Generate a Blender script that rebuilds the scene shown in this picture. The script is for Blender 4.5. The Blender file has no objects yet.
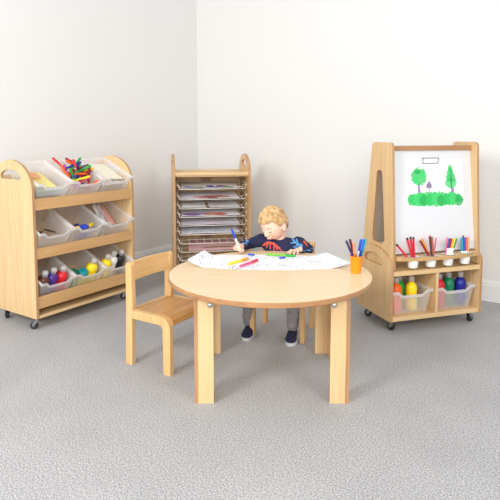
import bpy, bmesh, math, random
from math import pi, sin, cos, radians, sqrt
from mathutils import Vector, Matrix, noise

random.seed(7)
scene = bpy.context.scene
COL = scene.collection

# ------------------------------------------------------------------ materials
def s2l(c):
    c = c / 255.0
    return c / 12.92 if c <= 0.04045 else ((c + 0.055) / 1.055) ** 2.4
def rgb(r, g, b): return (s2l(r), s2l(g), s2l(b), 1.0)

_m = {}
def mat_base(name):
    m = bpy.data.materials.new(name); m.use_nodes = True
    nt = m.node_tree; nt.nodes.clear()
    out = nt.nodes.new('ShaderNodeOutputMaterial')
    p = nt.nodes.new('ShaderNodeBsdfPrincipled')
    nt.links.new(p.outputs[0], out.inputs[0])
    return m, nt, p, out

def plain(name, col, rough=0.5, metal=0.0, var=0.06, scale=40):
    """solid colour with a faint procedural mottling"""
    if name in _m: return _m[name]
    m, nt, p, out = mat_base(name)
    tc = nt.nodes.new('ShaderNodeTexCoord'); nz = nt.nodes.new('ShaderNodeTexNoise')
    nz.inputs['Scale'].default_value = scale
    nt.links.new(tc.outputs['Object'], nz.inputs['Vector'])
    mx = nt.nodes.new('ShaderNodeMix'); mx.data_type = 'RGBA'
    mx.inputs[6].default_value = tuple(x * (1 - var) for x in col[:3]) + (1,)
    mx.inputs[7].default_value = tuple(min(1, x * (1 + var)) for x in col[:3]) + (1,)
    nt.links.new(nz.outputs['Fac'], mx.inputs[0]); nt.links.new(mx.outputs[2], p.inputs['Base Color'])
    p.inputs['Roughness'].default_value = rough; p.inputs['Metallic'].default_value = metal
    _m[name] = m
    return m

def wood(name, c1, c2, axis=2, rough=0.42, sc=1.0):
    if name in _m: return _m[name]
    m, nt, p, out = mat_base(name)
    tc = nt.nodes.new('ShaderNodeTexCoord'); mp = nt.nodes.new('ShaderNodeMapping')
    v = [26 * sc] * 3; v[axis] = 1.3 * sc
    mp.inputs['Scale'].default_value = v
    nz = nt.nodes.new('ShaderNodeTexNoise'); nz.inputs['Scale'].default_value = 1.6
    nz.inputs['Detail'].default_value = 5; nz.inputs['Distortion'].default_value = 0.6
    rp = nt.nodes.new('ShaderNodeValToRGB')
    rp.color_ramp.elements[0].position = 0.3; rp.color_ramp.elements[0].color = c2
    rp.color_ramp.elements[1].position = 0.68; rp.color_ramp.elements[1].color = c1
    nt.links.new(tc.outputs['Object'], mp.inputs[0]); nt.links.new(mp.outputs[0], nz.inputs['Vector'])
    nt.links.new(nz.outputs['Fac'], rp.inputs[0]); nt.links.new(rp.outputs[0], p.inputs['Base Color'])
    p.inputs['Roughness'].default_value = rough
    _m[name] = m
    return m

def translucent(name, col, alpha):
    if name in _m: return _m[name]
    m, nt, p, out = mat_base(name)
    p.inputs['Base Color'].default_value = col; p.inputs['Roughness'].default_value = 0.35
    tr = nt.nodes.new('ShaderNodeBsdfTransparent'); tl = nt.nodes.new('ShaderNodeBsdfTranslucent')
    tl.inputs[0].default_value = col
    m1 = nt.nodes.new('ShaderNodeMixShader'); m1.inputs[0].default_value = 0.45
    m2 = nt.nodes.new('ShaderNodeMixShader')
    nz = nt.nodes.new('ShaderNodeTexNoise'); nz.inputs['Scale'].default_value = 12
    mr = nt.nodes.new('ShaderNodeMapRange'); mr.inputs[3].default_value = alpha - .05; mr.inputs[4].default_value = alpha + .05
    tc = nt.nodes.new('ShaderNodeTexCoord')
    nt.links.new(tc.outputs['Object'], nz.inputs['Vector']); nt.links.new(nz.outputs['Fac'], mr.inputs[0])
    nt.links.new(p.outputs[0], m1.inputs[1]); nt.links.new(tl.outputs[0], m1.inputs[2])
    nt.links.new(mr.outputs[0], m2.inputs[0])
    nt.links.new(tr.outputs[0], m2.inputs[1]); nt.links.new(m1.outputs[0], m2.inputs[2])
    nt.links.new(m2.outputs[0], out.inputs[0])
    _m[name] = m
    return m

W1, W2 = rgb(226, 194, 146), rgb(212, 176, 126)
WOOD   = wood('maple_upright_grain', W1, W2, 2)
WOODX  = wood('maple_long_grain', W1, W2, 0)
TOPW   = wood('maple_tabletop', rgb(238, 213, 174), rgb(230, 203, 161), 0, .32)
EDGE   = wood('plywood_edge', rgb(196, 156, 114), rgb(168, 124, 84), 2)
EDGEX  = wood('plywood_edge_long', rgb(182, 136, 92), rgb(160, 114, 74), 0)
BEECH  = wood('beech_upright', rgb(228, 186, 130), rgb(214, 168, 110), 2, .38)
BEECHX = wood('beech_long', rgb(228, 186, 130), rgb(214, 168, 110), 0, .38)
SEATW  = wood('worn_beech_seat', rgb(208, 158, 98), rgb(178, 124, 66), 1, .35)
METAL  = plain('brushed_steel', rgb(170, 172, 176), .35, 1.0)
CHROME = plain('bright_steel', rgb(205, 206, 208), .25, 1.0)
BLACK  = plain('black_rubber', rgb(32, 33, 38), .5)
WIRE   = plain('cream_coated_wire', rgb(240, 237, 228), .4)
TUBM   = translucent('clear_tub_plastic', (0.98, 0.96, 0.95, 1), .30)
RIMM   = translucent('clear_tub_rim', (0.95, 0.94, 0.94, 1), .62)
CAPM   = translucent('clear_cap_plastic', (0.9, 0.9, 0.92, 1), .6)
WHITEB = plain('whiteboard_white', rgb(221, 223, 226), .3, 0, .01)
PAPER  = plain('white_paper', rgb(246, 246, 248), .7, 0, .01)
WHITEP = plain('white_plastic', rgb(244, 243, 238), .35, 0, .02)

def colm(name, r, g, b, rough=.4): return plain(name, rgb(r, g, b), rough)
RED = colm('red_paint', 214, 30, 44); DKRED = colm('dark_red_paint', 150, 26, 38); ORANGE = colm('orange_paint', 244, 100, 22)
YELLOW = colm('yellow_paint', 250, 218, 20); GREEN = colm('green_paint', 24, 160, 60); DKGREEN = colm('deep_green_paint', 10, 130, 84)
BLUE = colm('blue_paint', 40, 70, 190); NAVY = colm('navy_paint', 24, 34, 140); TEAL = colm('teal_paint', 20, 150, 160)
PURPLE = colm('purple_paint', 78, 44, 140); BROWN = colm('brown_paint', 92, 46, 38); PINK = colm('pink_paint', 232, 90, 140)
LILAC = colm('lilac_paint', 176, 96, 190); CREAM = colm('cream_paint', 244, 224, 180); LIME = colm('lime_green_paint', 112, 190, 50)
SKYB = colm('sky_blue_paint', 96, 170, 220); TAN = colm('bare_pencil_wood', 222, 178, 128); AMBER = colm('amber_paint', 250, 160, 40)

# ------------------------------------------------------------------ mesh helpers
def mesh_obj(name, bm, mats, parent=None, loc=(0, 0, 0), rot=(0, 0, 0), smooth=False, recalc=True):
    if recalc: bmesh.ops.recalc_face_normals(bm, faces=bm.faces[:])
    me = bpy.data.meshes.new(name); bm.to_mesh(me); bm.free()
    for m in (mats if isinstance(mats, (list, tuple)) else [mats]): me.materials.append(m)
    if smooth:
        for p in me.polygons: p.use_smooth = True
    o = bpy.data.objects.new(name, me); COL.objects.link(o)
    o.parent = parent; o.location = loc; o.rotation_euler = rot
    return o

def sharp(o, ang=40):
    me = o.data
    bm = bmesh.new(); bm.from_mesh(me)
    for e in bm.edges:
        if len(e.link_faces) == 2 and e.calc_face_angle(0) > radians(ang): e.smooth = False
    for f in bm.faces: f.smooth = True
    bm.to_mesh(me); bm.free()
    return o

def empty(name, label, cat, loc=(0, 0, 0), rotz=0, group=None):
    o = bpy.data.objects.new(name, None); COL.objects.link(o)
    o.empty_display_size = .05
    o.location = loc; o.rotation_euler = (0, 0, rotz)
    return tag(o, label, cat, group)

def tag(o, label, cat, group=None):
    o['label'] = label; o['category'] = cat
    if group: o['group'] = group
    return o

def dup(root, label=None, group=None):
    r = root.copy(); COL.objects.link(r)
    if label: r['label'] = label
    if group: r['group'] = group
    for ch in list(root.children):
        c = ch.copy(); COL.objects.link(c); c.parent = r
        for g in list(ch.children):
            d = g.copy(); COL.objects.link(d); d.parent = c
    return r

def box(bm, x0, x1, y0, y1, z0, z1, bev=0.0, mi=0):
    vs = [bm.verts.new((x, y, z)) for z in (z0, z1) for y in (y0, y1) for x in (x0, x1)]
    fs = [bm.faces.new([vs[i] for i in q]) for q in ((0, 2, 3, 1), (4, 5, 7, 6), (0, 1, 5, 4), (2, 6, 7, 3), (0, 4, 6, 2), (1, 3, 7, 5))]
    for f in fs: f.material_index = mi
    if bev > 0:
        es = list({e for f in fs for e in f.edges})
        r = bmesh.ops.bevel(bm, geom=es, offset=bev, segments=2, affect='EDGES', profile=.5)
        for f in r['faces']: f.material_index = mi
    return fs

def plate(bm, outline, holes, w0, w1, mapf, rim=1, face=0, bev=0):
    """flat plate with holes: 2D loops (u,v) extruded from w0 to w1; mapf(u,v,w)->xyz"""
    edges = []
    for lp in [outline] + list(holes):
        vs = [bm.verts.new(mapf(u, v, w0)) for u, v in lp]
        for i in range(len(vs)): edges.append(bm.edges.new((vs[i], vs[(i + 1) % len(vs)])))
    r = bmesh.ops.triangle_fill(bm, edges=edges, use_beauty=True, use_dissolve=False)
    fs = [g for g in r['geom'] if isinstance(g, bmesh.types.BMFace)]
    for f in fs: f.material_index = face
    ex = bmesh.ops.extrude_face_region(bm, geom=fs, use_keep_orig=True)
    d = Vector(mapf(0, 0, w1)) - Vector(mapf(0, 0, w0))
    nv = [g for g in ex['geom'] if isinstance(g, bmesh.types.BMVert)]
    bmesh.ops.translate(bm, verts=nv, vec=d)
    nf = [g for g in ex['geom'] if isinstance(g, bmesh.types.BMFace)]
    cap = set(nf)
    for f in nf: f.material_index = face
    nvs = set(nv)
    for v in nv:
        for f in v.link_faces:
            if f not in cap: f.material_index = rim

def tube(bm, pts, r, n=8, caps=True, r1=None):
    pts = [Vector(p) for p in pts]; rings = []
    up = Vector((0, 0, 1))
    for i, p in enumerate(pts):
        d = (pts[min(i + 1, len(pts) - 1)] - pts[max(i - 1, 0)]).normalized()
        a = up if abs(d.dot(up)) < .95 else Vector((1, 0, 0))
        x = d.cross(a).normalized(); y = d.cross(x)
        rr = r if r1 is None else r + (r1 - r) * i / (len(pts) - 1)
        rings.append([bm.verts.new(p + (x * cos(2 * pi * k / n) + y * sin(2 * pi * k / n)) * rr) for k in range(n)])
    for a, b in zip(rings, rings[1:]):
        for k in range(n): bm.faces.new((a[k], a[(k + 1) % n], b[(k + 1) % n], b[k]))
    if caps:
        bm.faces.new(rings[0][::-1]); bm.faces.new(rings[-1])

def lathe(bm, prof, n=24, mi=0, close=True, M=None):
    """profile [(r,z)] around z"""
    rings = []
    for r, z in prof:
        if r < 1e-6: rings.append([bm.verts.new((0, 0, z))])
        else: rings.append([bm.verts.new((r * cos(2 * pi * k / n), r * sin(2 * pi * k / n), z)) for k in range(n)])
    new = []
    for a, b in zip(rings, rings[1:]):
        for k in range(n):
            if len(a) == 1 and len(b) == 1: continue
            if len(a) == 1: f = bm.faces.new((a[0], b[(k + 1) % n], b[k]))
            elif len(b) == 1: f = bm.faces.new((a[k], a[(k + 1) % n], b[0]))
            else: f = bm.faces.new((a[k], a[(k + 1) % n], b[(k + 1) % n], b[k]))
            f.material_index = mi; new.append(f)
    if M is not None:
        bmesh.ops.transform(bm, matrix=M, verts=list({v for rg in rings for v in rg}))
    return new

def axis_matrix(a, b):
    a, b = Vector(a), Vector(b)
    q = (b - a).to_track_quat('Z', 'Y')
    return Matrix.Translation(a) @ q.to_matrix().to_4x4()

def put(o, M):
    l, q, s = M.decompose(); o.location = l; o.rotation_euler = q.to_euler()

# ------------------------------------------------------------------ the room
CORNER = Vector((-.5277, 5.5199, 0)); WA = .9454
DL = Vector((-cos(WA), -sin(WA), 0)); DR = Vector((sin(WA), -cos(WA), 0))
def struct(o):
    o['kind'] = 'structure'; return o
def wall_paint(name, col):
    m, nt, p, out = mat_base(name)
    tc = nt.nodes.new('ShaderNodeTexCoord'); nz = nt.nodes.new('ShaderNodeTexNoise'); nz.inputs['Scale'].default_value = 220
    nt.links.new(tc.outputs['Object'], nz.inputs['Vector'])
    bp = nt.nodes.new('ShaderNodeBump'); bp.inputs['Strength'].default_value = .05; bp.inputs['Distance'].default_value = .002
    nt.links.new(nz.outputs['Fac'], bp.inputs['Height']); nt.links.new(bp.outputs[0], p.inputs['Normal'])
    p.inputs['Base Color'].default_value = col; p.inputs['Roughness'].default_value = .85
    return m
WALL = wall_paint('matt_white_wall', (.79, .782, .77, 1)); TRIM = plain('white_gloss_trim', (.82, .82, .82, 1), .35, 0, .01)
LEN, HT = 6.4, 3.0
def wallbox(name, d, nrm, z0, z1, t0, t1, mat, off0=0.0, off1=0.12):
    bm = bmesh.new()
    pts = [CORNER + d * t0 + nrm * off0, CORNER + d * t1 + nrm * off0, CORNER + d * t1 + nrm * off1, CORNER + d * t0 + nrm * off1]
    lo = [bm.verts.new((p.x, p.y, z0)) for p in pts]; hi = [bm.verts.new((p.x, p.y, z1)) for p in pts]
    bm.faces.new(lo); bm.faces.new(hi)
    for i in range(4): bm.faces.new((lo[i], lo[(i + 1) % 4], hi[(i + 1) % 4], hi[i]))
    return mesh_obj(name, bm, mat)
NL = -DR      # outward normal of the left wall
NR = -DL
struct(wallbox('wall_left', DL, NL, 0, HT, -.12, LEN, WALL))
struct(wallbox('wall_right', DR, NR, 0, HT, 0, LEN, WALL))
def baseboard(name, d, nrm, t0):
    bm = bmesh.new()
    prof = [(0, 0), (-.018, 0), (-.018, .118), (-.014, .124), (-.014, .136), (-.008, .146), (-.006, .155), (0, .155)]
    rings = []
    for t in (t0, LEN):
        rings.append([bm.verts.new(CORNER + d * t + nrm * a + Vector((0, 0, z))) for a, z in prof])
    n = len(prof)
    for i in range(n): bm.faces.new((rings[0][i], rings[0][(i + 1) % n], rings[1][(i + 1) % n], rings[1][i]))
    bm.faces.new(rings[0]); bm.faces.new(rings[1])
    return struct(mesh_obj(name, bm, TRIM))
baseboard('baseboard_left', DL, NL, 0); baseboard('baseboard_right', DR, NR, .018)

def carpet():
    m, nt, p, out = mat_base('grey_loop_carpet')
    tc = nt.nodes.new('ShaderNodeTexCoord')
    n1 = nt.nodes.new('ShaderNodeTexNoise'); n1.inputs['Scale'].default_value = 165; n1.inputs['Detail'].default_value = 2
    n2 = nt.nodes.new('ShaderNodeTexNoise'); n2.inputs['Scale'].default_value = 3.2; n2.inputs['Detail'].default_value = 3
    mp = nt.nodes.new('ShaderNodeMapping'); mp.inputs['Rotation'].default_value = (0, 0, WA)
    vo = nt.nodes.new('ShaderNodeTexVoronoi'); vo.inputs['Scale'].default_value = 170; vo.inputs['Randomness'].default_value = .8
    nt.links.new(tc.outputs['Object'], mp.inputs[0])
    for n in (n1, n2, vo): nt.links.new(mp.outputs[0], n.inputs['Vector'])
    rp = nt.nodes.new('ShaderNodeValToRGB')
    rp.color_ramp.elements[0].position = .30; rp.color_ramp.elements[0].color = rgb(130, 129, 130)
    rp.color_ramp.elements[1].position = .70; rp.color_ramp.elements[1].color = rgb(208, 208, 209)
    nt.links.new(n1.outputs['Fac'], rp.inputs[0])
    mx = nt.nodes.new('ShaderNodeMix'); mx.data_type = 'RGBA'; mx.blend_type = 'MULTIPLY'; mx.inputs[0].default_value = 1
    r2 = nt.nodes.new('ShaderNodeValToRGB')
    r2.color_ramp.elements[0].position = .3; r2.color_ramp.elements[0].color = (.9, .9, .9, 1)
    r2.color_ramp.elements[1].position = .7; r2.color_ramp.elements[1].color = (1, 1, 1, 1)
    nt.links.new(n2.outputs['Fac'], r2.inputs[0])
    nt.links.new(rp.outputs[0], mx.inputs[6]); nt.links.new(r2.outputs[0], mx.inputs[7])
    nt.links.new(mx.outputs[2], p.inputs['Base Color'])
    bp = nt.nodes.new('ShaderNodeBump'); bp.inputs['Strength'].default_value = .35; bp.inputs['Distance'].default_value = .004
    nt.links.new(vo.outputs['Distance'], bp.inputs['Height']); nt.links.new(bp.outputs[0], p.inputs['Normal'])
    p.inputs['Roughness'].default_value = .95
    return m
bm = bmesh.new()
q = [CORNER, CORNER + DL * LEN, CORNER + DL * LEN + DR * LEN, CORNER + DR * LEN]
lo = [bm.verts.new((p.x, p.y, -.05)) for p in q]; hi = [bm.verts.new((p.x, p.y, 0)) for p in q]
bm.faces.new(lo); bm.faces.new(hi)
for i in range(4): bm.faces.new((lo[i], lo[(i + 1) % 4], hi[(i + 1) % 4], hi[i]))
struct(mesh_obj('floor', bm, carpet()))

# ------------------------------------------------------------------ round table
TX, TY, TH = .0986, 2.6464, .5313
table = empty('round_table', 'low round maple table with four board legs on the grey carpet', 'table', (TX, TY, 0))
bm = bmesh.new()
R = .5
lathe(bm, [(0, TH - .0235), (R - .004, TH - .0235), (R - .0005, TH - .020), (R, TH - .012), (R - .0005, TH - .004), (R - .004, TH), (0, TH)], 128)
for f in bm.faces:
    c = f.calc_center_median()
    f.material_index = 1 if abs(Vector((c.x, c.y)).length) > .3 and len(f.verts) == 4 else 0
tt = mesh_obj('tabletop', bm, [TOPW, EDGEX], table); sharp(tt, 30)
for sx in (-1, 1):
    for sy in (-1, 1):
        # L-shaped leg: a wide board facing out, lapped by a second board whose brown edge shows at the outer corner
        bm = bmesh.new(); zt = TH - .0236
        def leg_box(x0, x1, y0, y1, brown):
            fs = box(bm, min(sx * x0, sx * x1), max(sx * x0, sx * x1), min(sy * y0, sy * y1), max(sy * y0, sy * y1), 0, zt, 0)
            for f in fs:
                f.normal_update()
                if abs(getattr(f.normal, brown)) > .8: f.material_index = 1
        leg_box(.262, .331, .2717, .2917, 'x')
        leg_box(.3312, .3490, .2020, .2917, 'y')
        lg = mesh_obj('leg', bm, [WOOD, EDGE], table)
        bm = bmesh.new()
        lathe(bm, [(0, 0), (.013, 0), (.013, .003), (.009, .007), (0, .0075)], 16,
              M=Matrix.Translation((sx * .277, sy * .2917, TH - .074)) @ Matrix.Rotation(-sy * pi / 2, 4, 'X'))
        mesh_obj('bolt', bm, CHROME, lg, smooth=True)

# ------------------------------------------------------------------ child chairs
def arc(cx, cz, r, a0, a1, n=8):
    return [(cx + r * cos(a0 + (a1 - a0) * i / n), cz + r * sin(a0 + (a1 - a0) * i / n)) for i in range(n + 1)]
def make_chair(label):
    """local: origin under the rear left post's outer corner; +x to the front, +y across the seat"""
    CW = .333
    t = empty('childs_chair', label, 'chair')
    SZ = .30
    for y0, y1 in ((0, .026), (CW - .026, CW)):
        # front leg bends into the side rail
        pr = [(.0535, SZ - .046), (.225, SZ - .046)] + arc(.235, SZ - .071, .025, pi / 2, 0, 5)[1:] + [(.262, 0), (.306, 0), (.308, SZ - .07)] \
            + arc(.248, SZ - .062, .060, 0, pi / 2, 8)[1:] + [(.0555, SZ - .001)]
        bm = bmesh.new(); plate(bm, pr, [], y0, y1, lambda u, v, w: (u, w, v), 0)
        mesh_obj('leg', bm, BEECH, t)
        # rear post, kinked back above the seat
        pp = [(.0, 0), (.046, 0), (.052, .25), (.058, .33), (.054, .42), (.054, .535), (.047, .548), (.033, .55), (.019, .545), (.012, .53), (.012, .42), (.010, .30)]
        bm = bmesh.new(); plate(bm, pp, [], y0, y1, lambda u, v, w: (u, w, v), 0)
        mesh_obj('back_post', bm, BEECH, t)
    # seat with rolled front
    bm = bmesh.new()
    prof = [(.060, SZ), (.16, SZ - .003), (.24, SZ + .001), (.278, SZ - .004), (.300, SZ - .018), (.310, SZ - .038), (.306, SZ - .046), (.298, SZ - .044), (.288, SZ - .028), (.268, SZ - .016), (.16, SZ - .016), (.060, SZ - .014)]
    plate(bm, prof, [], .026, CW - .026, lambda u, v, w: (u, w, v), 0)
    sharp(mesh_obj('seat', bm, SEATW, t))
    # back stretcher under the seat
    bm = bmesh.new(); box(bm, .012, .040, .026, CW - .026, SZ - .05, SZ - .005, .003)
    mesh_obj('stretcher', bm, BEECH, t)
    # curved backrest board
    bm = bmesh.new(); n = 12; vs = []
    for i in range(n + 1):
        f = i / n; y = .020 + (CW - .040) * f; b = .014 - .012 * sin(pi * f)
        top = .548 + .003 * sin(pi * f); bot = .455
        th = .016
        vs.append([bm.verts.new((.020 + b - .004, y, top)), bm.verts.new((.020 + b + th - .004, y, top)), bm.verts.new((.026 + b + th, y, bot)), bm.verts.new((.026 + b, y, bot))])
    for a, b in zip(vs, vs[1:]):
        for k in range(4): bm.faces.new((a[k], a[(k + 1) % 4], b[(k + 1) % 4], b[k]))
    bm.faces.new(vs[0]); bm.faces.new(vs[-1])
    sharp(mesh_obj('backrest', bm, wood('beech_across', rgb(228, 186, 130), rgb(214, 168, 110), 1, .38), t))
    return t
ch = make_chair('empty beech child\'s chair with worn seat, left of the round table')
ch.location = (-.661, 2.792, 0); ch.rotation_euler = (0, 0, math.atan2(-.53, .85))
ch2 = dup(ch, 'beech child\'s chair the boy sits on behind the round table')
# facing (-.31,-.95): its rear left post (seen from the sitter) is at the right of the picture
ch2.rotation_euler = (0, 0, math.atan2(-.95, -.31))
ch2.location = (.0936, 3.453, 0)

# ------------------------------------------------------------------ castors
def castor(parent, x, y, top, yaw=0.4, lift=0.0):
    """swivel castor: plate and fork with a wheel as sub-part"""
    bm = bmesh.new()
    box(bm, -.022, .022, -.022, .022, top - .004, top, .001)
    lathe(bm, [(.011, top - .014), (.013, top - .004)], 14)
    for s in (-1, 1):
        pr = [(-.014, top - .014), (.012, top - .014), (.030, .032), (.030, .022), (.016, .020)]
        plate(bm, pr, [], s * .013, s * .0155, lambda u, v, w: (u, w, v), 0)
    box(bm, -.014, .012, -.0155, .0155, top - .016, top - .013)
    f = mesh_obj('castor', bm, METAL, parent, (x, y, 0), (0, 0, yaw))
    bm = bmesh.new(); r = .024
    lathe(bm, [(0, -.0095), (.012, -.0095), (.014, -.011), (r - .003, -.011), (r, -.008), (r, .008), (r - .003, .011), (.014, .011), (.012, .0095), (0, .0095)], 24,
          M=Matrix.Translation((.020, 0, r)) @ Matrix.Rotation(pi / 2, 4, 'X'))
    for fc in bm.faces:
        pass
    sharp(mesh_obj('wheel', bm, BLACK, f))

# ------------------------------------------------------------------ tub
def make_tub(label, w=.258, d=.325, h=.148, group=None, scoop=.028):
    """tapered storage tub, local origin at the bottom front centre, +y to the back"""
    t = empty('storage_tub', label, 'tub', group=group)
    def ring(z, ins, front_drop=0):
        ww, y0, y1 = w / 2 - ins, ins, d - ins
        pts = []
        nx, ny = 16, 10
        def fz(x):
            a = abs(x) / (w / 2)
            k = max(0, min(1, (.72 - a) / .24)); k = k * k * (3 - 2 * k)
            return z - front_drop * k
        for i in range(nx): x = -ww + 2 * ww * i / nx; pts.append((x, y0, fz(x)))
        for i in range(ny): pts.append((ww, y0 + (y1 - y0) * i / ny, z))
        for i in range(nx): pts.append((ww - 2 * ww * i / nx, y1, z))
        for i in range(ny): pts.append((-ww, y1 - (y1 - y0) * i / ny, z))
        return pts
    bm = bmesh.new()
    levels = [ring(0, .030), ring(h * .5, .019, scoop * .3), ring(h - .012, .010, scoop)]
    rs = [[bm.verts.new(p) for p in lv] for lv in levels]
    for a, b in zip(rs, rs[1:]):
        n = len(a)
        for k in range(n): bm.faces.new((a[k], a[(k + 1) % n], b[(k + 1) % n], b[k]))
    bm.faces.new(rs[0])
    o = mesh_obj('tub_body', bm, TUBM, t)
    so = o.modifiers.new('wall', 'SOLIDIFY'); so.thickness = .0025
    bm = bmesh.new()
    levels = [ring(h - .022, .0095, scoop), ring(h - .004, .009, scoop), ring(h, .006, scoop), ring(h, 0.001, scoop), ring(h - .004, 0, scoop), ring(h - .017, .001, scoop), ring(h - .020, .004, scoop)]
    rs = [[bm.verts.new(p) for p in lv] for lv in levels]
    for a, b in zip(rs, rs[1:]):
        n = len(a)
        for k in range(n): bm.faces.new((a[k], a[(k + 1) % n], b[(k + 1) % n], b[k]))
    sharp(mesh_obj('rim', bm, RIMM, t))
    return t

# ------------------------------------------------------------------ bottles, pens
def make_bottle(label, col, r=.034, h=.165, cap=CAPM, group=None, name='paint_bottle'):
    t = empty(name, label, 'bottle', group=group)
    bm = bmesh.new()
    lathe(bm, [(0, .002), (r - .006, 0), (r - .001, .004), (r, .012), (r, h * .42), (r - .0012, h * .44), (r - .0012, h * .66), (r, h * .68), (r, h * .78), (r * .96, h * .84), (r * .82, h * .91), (r * .58, h * .965), (r * .42, h), (0, h)], 28)
    mesh_obj('bottle_body', bm, col, t, smooth=True)
    bm = bmesh.new()
    lathe(bm, [(r * .40, h + .0005), (r * .46, h + .0005), (r * .46, h + .016), (r * .50, h + .018), (r * .48, h + .030), (r * .36, h + .037), (0, h + .039)], 20)
    mesh_obj('cap', bm, cap, t, smooth=True)
    return t

def make_pencil(label, col, end=None, L=.17, r=.0038, group=None, tip=None, parent_name='colouring_pencil'):
    """axis +z, sharpened end at z=0"""
    t = empty(parent_name, label, 'pencil', group=group)
    bm = bmesh.new(); lathe(bm, [(r, .018), (r, L - .012), (0, L - .012)] if end else [(r, .018), (r, L), (0, L)], 6)
    mesh_obj('barrel', bm, col, t)
    bm = bmesh.new(); lathe(bm, [(0, 0), (.001, .0), (r * .95, .018), (0, .0181)], 10)
    mesh_obj('point', bm, tip or TAN, t)
    if end:
        bm = bmesh.new(); lathe(bm, [(r * 1.02, L - .0119), (r * 1.02, L - .002), (r * .7, L), (0, L)], 6)
        mesh_obj('end_cap', bm, end, t)
    return t

def make_pen(label, body, cap, L=.14, r=.005, capL=.05, group=None, nib=None, name='felt_pen', cat='pen', capup=True):
    """axis +z; cap at the top (capup) or a bare nib at z=0"""
    t = empty(name, label, cat, group=group)
    bm = bmesh.new()
    if nib: lathe(bm, [(0, .012), (r * .5, .012), (r * .85, .024), (r, .026), (r, L - capL), (0, L - capL)], 14)
    else: lathe(bm, [(0, 0), (r * .8, 0), (r, .003), (r, L - capL), (0, L - capL)], 14)
    sharp(mesh_obj('barrel', bm, body, t))
    bm = bmesh.new(); lathe(bm, [(0, L - capL + .0002), (r * 1.14, L - capL + .0002), (r * 1.14, L - .006), (r * .9, L), (0, L)], 14)
    sharp(mesh_obj('pen_cap', bm, cap, t))
    if nib:
        bm = bmesh.new(); lathe(bm, [(0, 0), (r * .18, 0), (r * .35, .012), (0, .0121)], 10)
        mesh_obj('nib', bm, nib, t)
    return t

# ------------------------------------------------------------------ painted / doodled paper materials
def mathn(nt, op, a, b=None, c=None):
    n = nt.nodes.new('ShaderNodeMath'); n.operation = op
    for i, v in enumerate((a, b, c)):
        if v is None: continue
        if isinstance(v, (int, float)): n.inputs[i].default_value = v
        else: nt.links.new(v, n.inputs[i])
    return n.outputs[0]
def art(name, base, blots, scale=30, edge=.35):
    """blots: (x, y, rx, ry, colour) soft brush blots in the sheet's own x,y"""
    m, nt, p, out = mat_base(name)
    tc = nt.nodes.new('ShaderNodeTexCoord'); sp = nt.nodes.new('ShaderNodeSeparateXYZ')
    nt.links.new(tc.outputs['Object'], sp.inputs[0])
    nz = nt.nodes.new('ShaderNodeTexNoise'); nz.inputs['Scale'].default_value = scale; nz.inputs['Detail'].default_value = 4
    nt.links.new(tc.outputs['Object'], nz.inputs['Vector'])
    rgbn = nt.nodes.new('ShaderNodeRGB'); rgbn.outputs[0].default_value = base
    cur = rgbn.outputs[0]
    wob = mathn(nt, 'MULTIPLY', mathn(nt, 'SUBTRACT', nz.outputs['Fac'], .5), 1.7)
    for (x, y, rx, ry, c) in blots:
        dx = mathn(nt, 'DIVIDE', mathn(nt, 'SUBTRACT', sp.outputs[0], x), rx)
        dy = mathn(nt, 'DIVIDE', mathn(nt, 'SUBTRACT', sp.outputs[1], y), ry)
        d = mathn(nt, 'ADD', mathn(nt, 'MULTIPLY', dx, dx), mathn(nt, 'MULTIPLY', dy, dy))
        d = mathn(nt, 'ADD', d, wob)
        k = mathn(nt, 'DIVIDE', mathn(nt, 'SUBTRACT', 1.0, d), edge)
        k = mathn(nt, 'MINIMUM', mathn(nt, 'MAXIMUM', k, 0.0), .9)
        mx = nt.nodes.new('ShaderNodeMix'); mx.data_type = 'RGBA'
        nt.links.new(k, mx.inputs[0]); nt.links.new(cur, mx.inputs[6]); mx.inputs[7].default_value = c
        cur = mx.outputs[2]
    nt.links.new(cur, p.inputs['Base Color']); p.inputs['Roughness'].default_value = .7
    return m
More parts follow.
